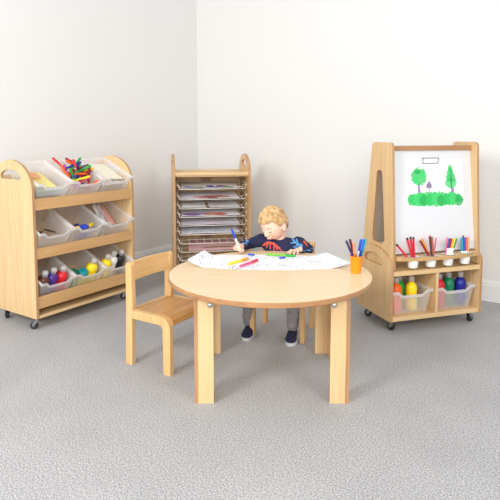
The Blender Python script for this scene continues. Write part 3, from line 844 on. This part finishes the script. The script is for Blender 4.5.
pencil_in(1, (.022, -.004, .008), (.006, -.002, .15), colm('dull_brown_pencil', 170, 110, 74), 'tan pencil at the right of the orange one', None, .174, .0064)
pencil_in(1, (.022, .012, .008), (.040, .012, .15), PINK, 'pink pencil leaning right in the second pot', None, .165, .0042)
pencil_in(2, (-.020, .0, .008), (-.008, .004, .15), PINK, 'pink pencil at the left of the third pot', None, .165, .0042)
for k, (c, nm) in enumerate([(PURPLE, 'purple'), (DKRED, 'dark red'), (AMBER, 'amber'), (YELLOW, 'yellow'), (DKGREEN, 'green')]):
    t = make_pen('white felt pen with %s cap leaning right in the third pot' % nm, WHITEP, c, .16, .0058, .062)
    put(t, POTM[2] @ axis_matrix((-.022 + .0095 * k, -.004 + .004 * k, .008), (.010 + .0125 * k, .006, .15)))
for k, (c, nm) in enumerate([(TEAL, 'teal'), (BLUE, 'blue'), (ORANGE, 'orange')]):
    t = make_pen('white felt pen with long %s cap in the rightmost pot' % nm, WHITEP, c, .155, .0068, .085)
    put(t, POTM[3] @ axis_matrix((-.016 + .015 * k, 0, .008), (-.020 + .017 * k, .006, .15)))
pencil_in(3, (.02, .012, .008), (-.004, .012, .15), colm('navy_pencil', 40, 52, 92), 'dark blue pencil behind the teal pen in the rightmost pot', None, .168, .0045)
pencil_in(3, (.022, -.006, .008), (.030, .004, .15), TAN, 'plain wooden pencil at the right edge of the rightmost pot', None, .16, .0045)

# tubs and bottles under the shelf
tb = make_tub('clear tub of orange, green and yellow bottles in the easel base', .288, .31, .148, 'clear tubs in the easel base', .026)
put(tb, EM @ Matrix.Translation((.172, .018, .105)))
tb2 = dup(tb, 'clear tub of red, green and blue bottles in the easel base')
put(tb2, EM @ Matrix.Translation((.492, .018, .105)))
g = 'paint bottles in the easel tubs'
for x, y, c, lb in [(.092, .100, ORANGE, 'orange paint bottle at the left of the easel\'s left tub'), (.145, .150, GREEN, 'green paint bottle between the orange and yellow ones'),
                    (.204, .100, YELLOW, 'yellow paint bottle in the easel\'s left tub'), (.418, .100, RED, 'red paint bottle at the left of the easel\'s right tub'),
                    (.502, .115, DKGREEN, 'green paint bottle between the red and blue ones'), (.582, .100, NAVY, 'dark blue paint bottle at the right of the easel\'s right tub')]:
    b = make_bottle(lb, c, .036, .178, CAPM, g); put(b, EM @ Matrix.Translation((x + (.008 if x < .3 else 0), y, .1085)))

# ------------------------------------------------------------------ things on the table
TZP = TH + .0004
DOOD2 = doodle('colouring_sheet_print', rgb(248, 248, 251), rgb(168, 173, 190), 24, .026, rgb(190, 210, 240))
bm = bmesh.new()
nx, ny = 60, 12; grid = []
for j in range(ny + 1):
    row = []
    for i in range(nx + 1):
        f, g_ = i / nx, j / ny
        front = Vector((-.325 + .845 * f, 2.775 - .30 * f * (1 - f) - .03 * f)); back = Vector((-.255 + .68 * f, 3.000 + .16 * f * (1 - f) - .02 * f))
        p = front.lerp(back, g_)
        lift = .032 * max(0, (.10 - f) / .10) ** 1.5 + .022 * max(0, (f - .86) / .14) ** 1.5 + .0012 * (1 + sin(f * 23 + g_ * 3)) * (g_ > .0)
        row.append(bm.verts.new((p.x - TX, p.y - TY, lift)))
    grid.append(row)
for j in range(ny):
    for i in range(nx): bm.faces.new((grid[j][i], grid[j][i + 1], grid[j + 1][i + 1], grid[j + 1][i]))
close_sheet(bm, grid, .0006)
o = sharp(mesh_obj('colouring_sheet', bm, DOOD2, None, (TX, TY, TZP + .0008), recalc=False), 50)
tag(o, 'long white printed colouring sheet with curled ends across the table', 'paper')
def lay(t, a, b, r):
    put(t, axis_matrix((a[0], a[1], TZP + .004 + r), (b[0], b[1], TZP + .004 + r)))
t = make_pen('yellow marker lying at an angle on the colouring sheet', YELLOW, AMBER, .165, .0066, .06, name='marker'); lay(t, (-.112, 2.765), (-.018, 2.885), .0076)
t = make_pen('pink marker with lilac end lying beside the yellow marker', PINK, BRIGHTRED, .165, .0066, .06, name='marker'); lay(t, (-.050, 2.722), (.040, 2.858), .0076)
t = make_pen('green marker lying across the sheet before the boy', LIME, GREEN, .165, .0060, .055, name='marker'); lay(t, (.092, 3.000), (.252, 2.962), .007)
def cap_thing(lb, a, b):
    bm = bmesh.new(); lathe(bm, [(0, 0), (.0035, 0), (.0052, .004), (.0052, .036), (.004, .037), (.004, .006), (0, .006)], 14)
    o = sharp(mesh_obj('blue_marker_top', bm, BLUE)); tag(o, lb, 'pen cap'); lay(o, a, b, .0056)
cap_thing('blue marker cap on the sheet in front of the green marker', (.160, 2.915), (.195, 2.930))
cap_thing('blue marker cap on the sheet beside the drawing hand', (-.012, 3.004), (.02, 2.996))

cup = empty('pen_cup', 'orange plastic cup of pens near the right edge of the table', 'cup', (.524, 2.636, TZP))
bm = bmesh.new()
lathe(bm, [(0, .001), (.024, 0), (.0255, .003), (.0315, .084), (.0325, .085), (.0305, .086), (.0235, .005), (0, .004)], 32)
sharp(mesh_obj('cup_body', bm, plain('orange_plastic', rgb(250, 150, 16), .3), cup), 50)
CU = Matrix.Translation((.524, 2.636, TZP))
for (a, b, body, cap, L, lb) in [
        ((.012, 0, .007), (-.046, .004, .15), PURPLE, colm('dark_violet', 52, 30, 92), .165, 'dark violet pen leaning left in the orange cup'),
        ((.010, .01, .007), (-.030, .010, .16), BLACK, colm('maroon', 70, 24, 44), .165, 'maroon capped pen just right of the violet one'),
        ((-.004, -.008, .007), (-.016, -.01, .15), ORANGE, colm('peach_orange', 246, 140, 96), .150, 'peach orange pen in the left half of the orange cup'),
        ((-.002, .008, .007), (.022, .010, .15), BLUE, BLUE, .160, 'bright blue pen left of the teal one in the cup'),
        ((.004, -.006, .007), (.030, -.006, .16), NAVY, colm('mid_blue', 30, 100, 200), .165, 'mid blue pen in the middle of the right bunch'),
        ((.010, .004, .007), (.044, .004, .16), TEAL, colm('turquoise', 40, 160, 190), .168, 'turquoise pen leaning right in the orange cup')]:
    t = make_pen(lb, WHITEP if body is BLUE else body, cap, L, .0052, .058); put(t, CU @ axis_matrix(a, b))

# ------------------------------------------------------------------ the boy
def ell(bm, c, r, u=14, v=10, rot=None):
    if isinstance(r, (int, float)): r = (r, r, r)
    M = Matrix.Translation(c) @ (rot or Matrix.Identity(4)) @ Matrix.Diagonal((r[0], r[1], r[2], 1))
    return bmesh.ops.create_uvsphere(bm, u_segments=u, v_segments=v, radius=1, matrix=M)['verts']
def hull(dst, blobs, rot=None):
    """convex hull of ellipsoids appended to dst"""
    b = bmesh.new()
    for c, r in blobs: ell(b, c, r, 12, 8, rot)
    bmesh.ops.convex_hull(b, input=b.verts[:])
    for v in [v for v in b.verts if not v.link_faces]: b.verts.remove(v)
    me = bpy.data.meshes.new('tmp'); b.to_mesh(me); b.free()
    dst.from_mesh(me); bpy.data.meshes.remove(me)
def limb(dst, pts):
    for a, b in zip(pts, pts[1:]): hull(dst, [a, b])
def remesh(bm, vox, smooth_it=6, fac=.5):
    me = bpy.data.meshes.new('tmp'); bm.to_mesh(me); bm.free()
    o = bpy.data.objects.new('tmp', me); COL.objects.link(o)
    m = o.modifiers.new('r', 'REMESH'); m.mode = 'VOXEL'; m.voxel_size = vox
    s = o.modifiers.new('s', 'SMOOTH'); s.iterations = smooth_it; s.factor = fac
    dg = bpy.context.evaluated_depsgraph_get(); dg.update()
    r = bpy.data.meshes.new_from_object(o.evaluated_get(dg))
    bpy.data.objects.remove(o); bpy.data.meshes.remove(me)
    out = bmesh.new(); out.from_mesh(r); bpy.data.meshes.remove(r)
    return out

BO = Vector((.23, 3.265, 0))
boy = empty('person', 'fair-haired small boy in a navy dinosaur jumper drawing at the round table', 'person', BO)
def B(x, y, z): return Vector((x - BO.x, y - BO.y, z))
SKIN, nt_, p_, _o = mat_base('fair_skin')
p_.inputs['Base Color'].default_value = rgb(240, 196, 172); p_.inputs['Roughness'].default_value = .5
p_.inputs['Subsurface Weight'].default_value = .15; p_.inputs['Subsurface Radius'].default_value = (.012, .005, .003); p_.inputs['Subsurface Scale'].default_value = .5
tcn = nt_.nodes.new('ShaderNodeTexCoord'); nzn = nt_.nodes.new('ShaderNodeTexNoise'); nzn.inputs['Scale'].default_value = 30
mxn = nt_.nodes.new('ShaderNodeMix'); mxn.data_type = 'RGBA'; mxn.inputs[6].default_value = rgb(242, 202, 180); mxn.inputs[7].default_value = rgb(236, 184, 160)
nt_.links.new(tcn.outputs['Object'], nzn.inputs['Vector']); nt_.links.new(nzn.outputs['Fac'], mxn.inputs[0]); nt_.links.new(mxn.outputs[2], p_.inputs['Base Color'])

HC = B(.137, 3.150, .692)
HR = Matrix.Rotation(radians(-46), 4, 'Z') @ Matrix.Rotation(radians(22), 4, 'X') @ Matrix.Rotation(radians(-6), 4, 'Y')
HM = Matrix.Translation(HC) @ HR
# joints (image-left arm is his right arm)
rS, rE, rW = B(.070, 3.215, .582), B(-.022, 3.235, .548), B(-.050, 3.105, .567)
lS, lE, lW = B(.284, 3.165, .574), B(.346, 3.140, .541), B(.292, 3.078, .555)
rH, lH = B(.175, 3.285, .372), B(.287, 3.250, .372)
rK, lK = B(-.006, 3.130, .335), B(.252, 3.050, .335)
rA, lA = B(-.012, 3.200, .075), B(.252, 3.120, .075)
pel, che, nck = B(.232, 3.268, .385), B(.195, 3.205, .52), B(.178, 3.180, .608)

bm = bmesh.new()
# trunk, neck, limbs under the clothes
hull(bm, [(pel, (.080, .065, .055)), (che, (.080, .060, .05))]); hull(bm, [(che, (.080, .058, .05)), (nck + Vector((0, .005, -.035)), (.075, .045, .02))])
limb(bm, [(nck + Vector((0, .008, -.03)), .034), (HC + HR.to_3x3() @ Vector((0, .03, -.06)), .036)])
limb(bm, [(rS, .027), (rE, .022), (rW, .016)]); limb(bm, [(lS, .027), (lE, .022), (lW, .016)])
limb(bm, [(rH, .045), (rK, .033), (rA, .022)]); limb(bm, [(lH, .045), (lK, .033), (lA, .022)])
for a, toe in ((rA, B(-.022, 3.125, .03)), (lA, B(.235, 3.045, .03))): hull(bm, [(a + Vector((0, 0, -.035)), .018), (toe + Vector((0, .02, -.006)), .012)])
# head
def HP(x, y, z): return (HM @ Vector((x, y, z)))
rot = HR
hull(bm, [(HP(0, .012, .022), (.072, .086, .074))], None) if False else None
hb = bmesh.new()
bmesh.ops.create_uvsphere(hb, u_segments=48, v_segments=32, radius=1)
for v in hb.verts:
    x, y, z = v.co
    # skull with a narrowing jaw
    w = .066 * (1 - .20 * max(0, -z) ** 1.4); d = .082
    px, py, pz = x * w, y * d, z * .096
    if y < 0:
        py *= 1 - .10 * max(0, -z) - .02
        ch_ = math.exp(-((abs(x) - .45) ** 2 / .05 + (z + .38) ** 2 / .05)); py -= .006 * ch_; px *= 1 + .04 * ch_      # full cheeks
        so_ = math.exp(-((abs(x) - .40) ** 2 / .02 + (z + .08) ** 2 / .012)); py += .007 * so_                          # eye sockets
        py -= .004 * math.exp(-((x) ** 2 / .04 + (z + .78) ** 2 / .03))                                                   # chin
    else:
        pz *= 1.0; py *= 1.02
        if z < -.3: py *= 1 + .55 * (z + .3)
    v.co = (px, py, pz)
bmesh.ops.transform(hb, matrix=HM, verts=hb.verts[:])
me_ = bpy.data.meshes.new('t'); hb.to_mesh(me_); hb.free(); bm.from_mesh(me_); bpy.data.meshes.remove(me_)
hull(bm, [(HP(0, -.078, -.012), (.007, .005, .006)), (HP(0, -.0835, -.034), (.0085, .008, .0065))])       # nose
for s in (-1, 1):
    ell(bm, HP(s * .010, -.080, -.036), .006)
    ell(bm, HP(s * .069, .006, -.026), (.010, .016, .024), rot=HR)                                       # ears
    ell(bm, HP(s * .071, .010, -.020), (.008, .019, .020), rot=HR)
hull(bm, [(HP(-.014, -.068, -.056), .005), (HP(.014, -.068, -.056), .005), (HP(0, -.0725, -.055), .006)])  # mouth bulge
hull(bm, [(HP(-.010, -.066, -.064), .005), (HP(.010, -.066, -.064), .005)])
# hands ------------------------------------------------------------
def finger(pts, r0, r1):
    n = len(pts) - 1
    limb(bm, [(p, r0 + (r1 - r0) * i / n) for i, p in enumerate(pts)])
# his right hand gripping the pen
TIP = B(-.047, 3.050, TH + .004); PTOP = B(-.106, 3.020, .688)
pd = (PTOP - TIP).normalized()
grip = TIP + pd * .030
palm = B(-.060, 3.080, .570)
hull(bm, [(rW, (.017, .015, .014)), (palm + Vector((-.010, .004, .006)), (.016, .018, .015)), (palm + Vector((.008, .002, -.004)), (.014, .018, .014))])
k = palm + Vector((-.014, -.012, .006))
finger([k, k + Vector((-.006, -.022, -.002)), grip + Vector((-.007, -.004, .006)), grip + Vector((-.003, -.004, -.010))], .0078, .0060)       # index
k = palm + Vector((-.002, -.014, .002))
finger([k, k + Vector((-.002, -.022, -.008)), grip + Vector((.005, .0, -.008))], .0078, .006)                                             # middle
k = palm + Vector((.008, -.012, -.004))
finger([k, k + Vector((.003, -.020, -.010)), k + Vector((-.001, -.018, -.022))], .0074, .0058)                                            # ring
k = palm + Vector((.017, -.008, -.008))
finger([k, k + Vector((.004, -.016, -.009)), k + Vector((.001, -.014, -.018))], .0066, .0052)                                             # little
k = palm + Vector((-.022, .006, -.002))
finger([k, k + Vector((-.010, -.016, -.006)), grip + Vector((-.009, .004, -.006))], .0085, .0065)                                          # thumb
# his left hand resting on the table
pl = B(.268, 3.066, TH + .018)
hull(bm, [(lW, (.017, .015, .013)), (pl + Vector((.006, -.004, .003)), (.018, .017, .011)), (pl + Vector((-.012, -.006, .001)), (.013, .015, .010))])
for (ox, oy, dx, dy, L, r) in ((-.022, -.004, -.80, -.58, .036, .0066), (-.017, -.014, -.66, -.75, .040, .0070), (-.006, -.020, -.42, -.90, .037, .0068), (.006, -.020, -.16, -.98, .029, .0060)):
    a = pl + Vector((ox, oy, .002)); d_ = Vector((dx, dy, 0)).normalized()
    finger([a, a + d_ * L * .45 + Vector((0, 0, .004)), a + d_ * L * .78 + Vector((0, 0, -.003)), a + d_ * L + Vector((0, 0, -.009))], r, r * .82)
a = pl + Vector((-.012, .010, -.001)); finger([a, a + Vector((-.020, .004, -.004)), a + Vector((-.034, -.004, -.008))], .0085, .0064)
bm = remesh(bm, .0028, 3, .4)
body = mesh_obj('body', bm, SKIN, boy, smooth=True)

# eyes: lowered lids with lash line, brows, lips
def strip(name, pts, r, mat, parent):
    b = bmesh.new(); tube(b, pts, r, 8); return mesh_obj(name, b, mat, parent, smooth=True)
LASH = plain('brown_lashes', rgb(108, 72, 56), .6); BROWM = plain('fair_brow', rgb(196, 150, 104), .7); LIPM = plain('soft_pink_lips', rgb(214, 134, 124), .45)
for s in (-1, 1):
    b = bmesh.new(); ell(b, HP(s * .027, -.0645, -.014), (.013, .008, .008), 18, 12, HR); mesh_obj('eyelid', b, SKIN, boy, smooth=True)
    strip('eyelashes', [HP(s * .027 + x, -.0725 + 26 * x * x, -.0185 + 14 * x * x) for x in (-.012, -.006, 0, .006, .012)], .0016, LASH, boy)
    strip('eyebrow', [HP(s * .028 + x, -.0735 + 14 * (x + s * .004) ** 2, .010 - 18 * x * x) for x in (-.013, -.006, 0, .006, .013)], .0019, BROWM, boy)
strip('lips', [HP(x, -.0765 + 22 * x * x, -.0605 + 6 * x * x) for x in (-.015, -.008, 0, .008, .015)], .0030, LIPM, boy)

# hair: cap and many locks
HAIR, hn, hp, _o = mat_base('blond_hair')
htc = hn.nodes.new('ShaderNodeTexCoord'); hz = hn.nodes.new('ShaderNodeTexNoise'); hz.inputs['Scale'].default_value = 45; hz.inputs['Detail'].default_value = 4
hr = hn.nodes.new('ShaderNodeValToRGB'); hr.color_ramp.elements[0].position = .32; hr.color_ramp.elements[0].color = rgb(180, 138, 90)
hr.color_ramp.elements[1].position = .66; hr.color_ramp.elements[1].color = rgb(226, 194, 144)
hn.links.new(htc.outputs['Object'], hz.inputs['Vector']); hn.links.new(hz.outputs['Fac'], hr.inputs[0]); hn.links.new(hr.outputs[0], hp.inputs['Base Color'])
hp.inputs['Roughness'].default_value = .55
bm = bmesh.new()
def hair_low(ax):
    """lowest polar z for azimuth: ax = angle from the face direction (0) to the nape (pi)"""
    a = abs(ax)
    if a < .95: return .38
    if a < 1.35: return .38 - (a - .95) / .40 * .48
    if a < 1.75: return -.10
    return -.10 - min(1, (a - 1.75) / .8) * .50
def scalp(ax, z, off):
    r = sqrt(max(0, 1 - z * z))
    x, y = sin(ax) * r, -cos(ax) * r
    return HP(x * (.0675 + off), y * (.0835 + off) + .001, z * (.097 + off) + .001)
# cap
rings = []
NA, NZ = 56, 14
for j in range(NZ + 1):
    ring_ = []
    for i in range(NA):
        ax = -pi + 2 * pi * i / NA
        zl = hair_low(ax); t = j / NZ
        zz = zl + (1 - zl) * (1 - (1 - t) ** 1.8)
        if j == NZ: zz = .9995
        nn = noise.noise(Vector((ax * 3, zz * 4, 1.3))) * .003
        ring_.append(bm.verts.new(scalp(ax, zz, .0035 + nn + (.003 if j > 0 else -.004))))
    rings.append(ring_)
for a, b in zip(rings, rings[1:]):
    for i in range(NA): bm.faces.new((a[i], a[(i + 1) % NA], b[(i + 1) % NA], b[i]))
bm.faces.new(rings[-1])
rnd = random.Random(3)
for n_ in range(1000):
    ax = rnd.uniform(-pi, pi); zl = hair_low(ax)
    z1_ = rnd.uniform(zl, .96) if rnd.random() > .3 else zl + rnd.uniform(-.07, .08)
    z0_ = min(.995, z1_ + rnd.uniform(.25, .45)); sw = rnd.uniform(-.25, .25) + (.22 if ax < 0 else .1)
    pts = []
    lift = rnd.uniform(.002, .0065)
    for k_ in range(6):
        t = k_ / 5
        zz = math.sin(math.asin(max(-1, min(1, z0_))) * (1 - t) + math.asin(max(-1, min(1, z1_))) * t)
        pts.append(scalp(ax + sw * (t - .5), zz, .004 + lift * sin(pi * min(t * 1.05, 1)) + .001))
    tube(bm, pts, rnd.uniform(.0022, .0036), 5, True, .0008)
mesh_obj('hair', bm, HAIR, boy, smooth=True)

# jumper ------------------------------------------------------------
def fabric(name, col, sc=260):
    m, nt, p, out = mat_base(name)
    tc = nt.nodes.new('ShaderNodeTexCoord'); nz = nt.nodes.new('ShaderNodeTexNoise'); nz.inputs['Scale'].default_value = sc
    nt.links.new(tc.outputs['Object'], nz.inputs['Vector'])
    mx = nt.nodes.new('ShaderNodeMix'); mx.data_type = 'RGBA'
    mx.inputs[6].default_value = tuple(c * .85 for c in col[:3]) + (1,); mx.inputs[7].default_value = tuple(c * 1.15 for c in col[:3]) + (1,)
    nt.links.new(nz.outputs['Fac'], mx.inputs[0]); nt.links.new(mx.outputs[2], p.inputs['Base Color'])
    p.inputs['Roughness'].default_value = .9
    return m
bm = bmesh.new()
hull(bm, [(pel + Vector((0, 0, -.005)), (.098, .085, .055)), (che, (.102, .080, .05))])
hull(bm, [(che, (.102, .078, .045)), (nck + Vector((0, .006, -.030)), (.070, .050, .020)), (rS + Vector((.018, -.004, -.004)), .034), (lS + Vector((-.018, .004, -.004)), .034)])
limb(bm, [(rS, .040), (rE, .030), (rW + Vector((.004, .022, 0)), .024)])
limb(bm, [(lS, .041), (lE, .028), (lW + Vector((.012, .012, 0)), .025)])
bm = remesh(bm, .0030, 8, .5)
for v in bm.verts:
    d_ = noise.noise(Vector(v.co) * 26) * .0045 + noise.noise(Vector(v.co) * 55) * .0018
    v.co += v.normal * d_
# prints on the jumper: an orange dinosaur on the chest, blue ones on shoulder and cuffs
def stroke_d(p, segs):
    best = 9
    for (a, b, r) in segs:
        a, b = Vector(a), Vector(b); ab = b - a
        t = max(0, min(1, (p - a).dot(ab) / max(1e-9, ab.length_squared)))
        best = min(best, (p - a - ab * t).length - r * .62)
    return best
ORD = [((.075, .555), (.105, .578), .009), ((.105, .578), (.140, .574), .011), ((.140, .574), (.172, .548), .009), ((.172, .548), (.185, .535), .005), ((.105, .575), (.098, .545), .005), ((.118, .572), (.118, .540), .005), ((.140, .570), (.142, .540), .005), ((.152, .566), (.160, .540), .005)]
BLD = [((.252, .597), (.275, .575), .008), ((.275, .575), (.290, .563), .010), ((.298, .575), (.268, .560), .008), ((.255, .555), (.300, .548), .007), ((.240, .580), (.262, .580), .005), ((.272, .600), (.282, .578), .006)]
RDD = [((.315, .590), (.330, .572), .006)]
BL2 = [((.330, .548), (.352, .540), .006), ((.312, .545), (.322, .552), .004), ((.358, .552), (.368, .545), .004)]
BL3 = [((-.040, .582), (-.012, .578), .006), ((-.024, .590), (-.020, .570), .004), ((-.05, .566), (-.035, .566), .004)]
for f in bm.faces:
    f.material_index = 0
    if f.normal.y < -.05 or f.normal.z > .3:
        c = f.calc_center_median() + BO; p2 = Vector((c.x, c.z))
        wob = noise.noise(Vector((c.x * 120, c.z * 120, 0))) * .003
        if c.y > 3.26: continue
        if stroke_d(p2, ORD) + wob < 0 or stroke_d(p2, RDD) + wob < 0: f.material_index = 1
        elif stroke_d(p2, BLD) + wob < 0 or stroke_d(p2, BL2) + wob < 0 or stroke_d(p2, BL3) + wob < 0: f.material_index = 2
j = mesh_obj('jumper', bm, [fabric('navy_knit', rgb(32, 36, 70)), fabric('orange_print', rgb(214, 84, 60)), fabric('blue_print', rgb(92, 150, 204))], boy, smooth=True)
# trousers
bm = bmesh.new()
hull(bm, [(pel + Vector((0, 0, -.012)), (.095, .080, .060)), (rH, .055), (lH, .055)])
limb(bm, [(rH, .057), (rK, .040), (rA + Vector((.000, -.004, .012)), .033)]); limb(bm, [(lH, .057), (lK, .046), (lA + Vector((0, -.002, .012)), .035)])
bm = remesh(bm, .0045, 6, .5)
for v in bm.verts:
    v.co += v.normal * (noise.noise(Vector((v.co.x * 20, v.co.y * 20, v.co.z * 70))) * .004)
mesh_obj('trousers', bm, fabric('grey_trousers_cloth', rgb(146, 143, 146)), boy, smooth=True)
# shoes
NAVYS = fabric('navy_canvas', rgb(30, 34, 66)); SOLE = plain('pale_sole', rgb(206, 208, 210), .6)
for heel, toe in ((B(.008, 3.235, 0), B(-.020, 3.130, 0)), (B(.258, 3.160, 0), B(.236, 3.052, 0))):
    d_ = (toe - heel).normalized()
    bm = bmesh.new()
    hull(bm, [(heel + Vector((0, 0, .034)), (.026, .026, .024)), (toe + Vector((0, 0, .028)), (.034, .034, .018)), (heel.lerp(toe, .45) + Vector((0, 0, .046)), (.027, .027, .026))])
    hull(bm, [(heel + d_ * .012 + Vector((0, 0, .070)), (.028, .030, .014)), (heel + d_ * .02 + Vector((0, 0, .04)), (.028, .03, .02))])
    bm = remesh(bm, .004, 4, .5)
    sh = mesh_obj('shoe', bm, NAVYS, boy, smooth=True)
    bm = bmesh.new()
    n = 40; side = Vector((-d_.y, d_.x, 0)); L = (toe - heel).length
    def outl_(t):
        a = 2 * pi * t; c, s_ = cos(a), sin(a)
        u = L / 2 + (L / 2 + .036 if c > 0 else L / 2 + .030) * c
        w = (.038 if c > 0 else .034 + .004 * max(0, 1 + c)) * (abs(s_) ** .75) * (1 if s_ >= 0 else -1)
        return heel + d_ * u + side * w
    lo = [bm.verts.new(outl_(i / n) + Vector((0, 0, .0005))) for i in range(n)]; hi = [bm.verts.new(outl_(i / n) + Vector((0, 0, .018))) for i in range(n)]
    bm.faces.new(lo); bm.faces.new(hi)
    for i in range(n): bm.faces.new((lo[i], lo[(i + 1) % n], hi[(i + 1) % n], hi[i]))
    mesh_obj('sole', bm, SOLE, sh)

# the pen in his hand
pen = make_pen('white felt pen with blue cap held in the boy\'s right hand', WHITEP, BLUE, .158, .0055, .058, nib=NAVY)
put(pen, axis_matrix(TIP + BO, PTOP + BO))

# ------------------------------------------------------------------ light and camera
w = bpy.data.worlds.new('room_daylight'); scene.world = w; w.use_nodes = True
bg = w.node_tree.nodes['Background']; bg.inputs[0].default_value = (.97, .98, 1.0, 1); bg.inputs[1].default_value = .60
def area(name, loc, target, size, power, col=(1, 1, 1)):
    l = bpy.data.lights.new(name, 'AREA'); l.shape = 'SQUARE'; l.size = size; l.energy = power; l.color = col
    o = bpy.data.objects.new(name, l); COL.objects.link(o); o.location = loc
    o.rotation_euler = (Vector(target) - Vector(loc)).to_track_quat('-Z', 'Y').to_euler()
    return o
area('key_light', (-2.5, -.2, 2.5), (.2, 3.2, .5), 1.3, 104, (1, .985, .96))
area('fill_light', (2.2, -.6, 2.6), (.2, 3.2, .5), 1.3, 50, (1, .985, .96))

area('front_softbox', (-.3, -1.7, 1.75), (0, 3.6, .6), 2.2, 100, (1, .99, .975))

cam = bpy.data.cameras.new('camera'); co = bpy.data.objects.new('camera', cam); COL.objects.link(co)
co.location = (0, 0, 1.2133); co.rotation_euler = (pi / 2 - .0975, 0, 0)
cam.sensor_width = 36; cam.sensor_fit = 'HORIZONTAL'; cam.lens = 36 * 543.75 / 500; cam.shift_y = -(250 - 187.38) / 500
cam.clip_start = .05
scene.camera = co
vs = scene.view_settings
vs.view_transform = 'Standard'; vs.look = 'None'; vs.gamma = 1; vs.use_curve_mapping = False; vs.exposure = 0.09
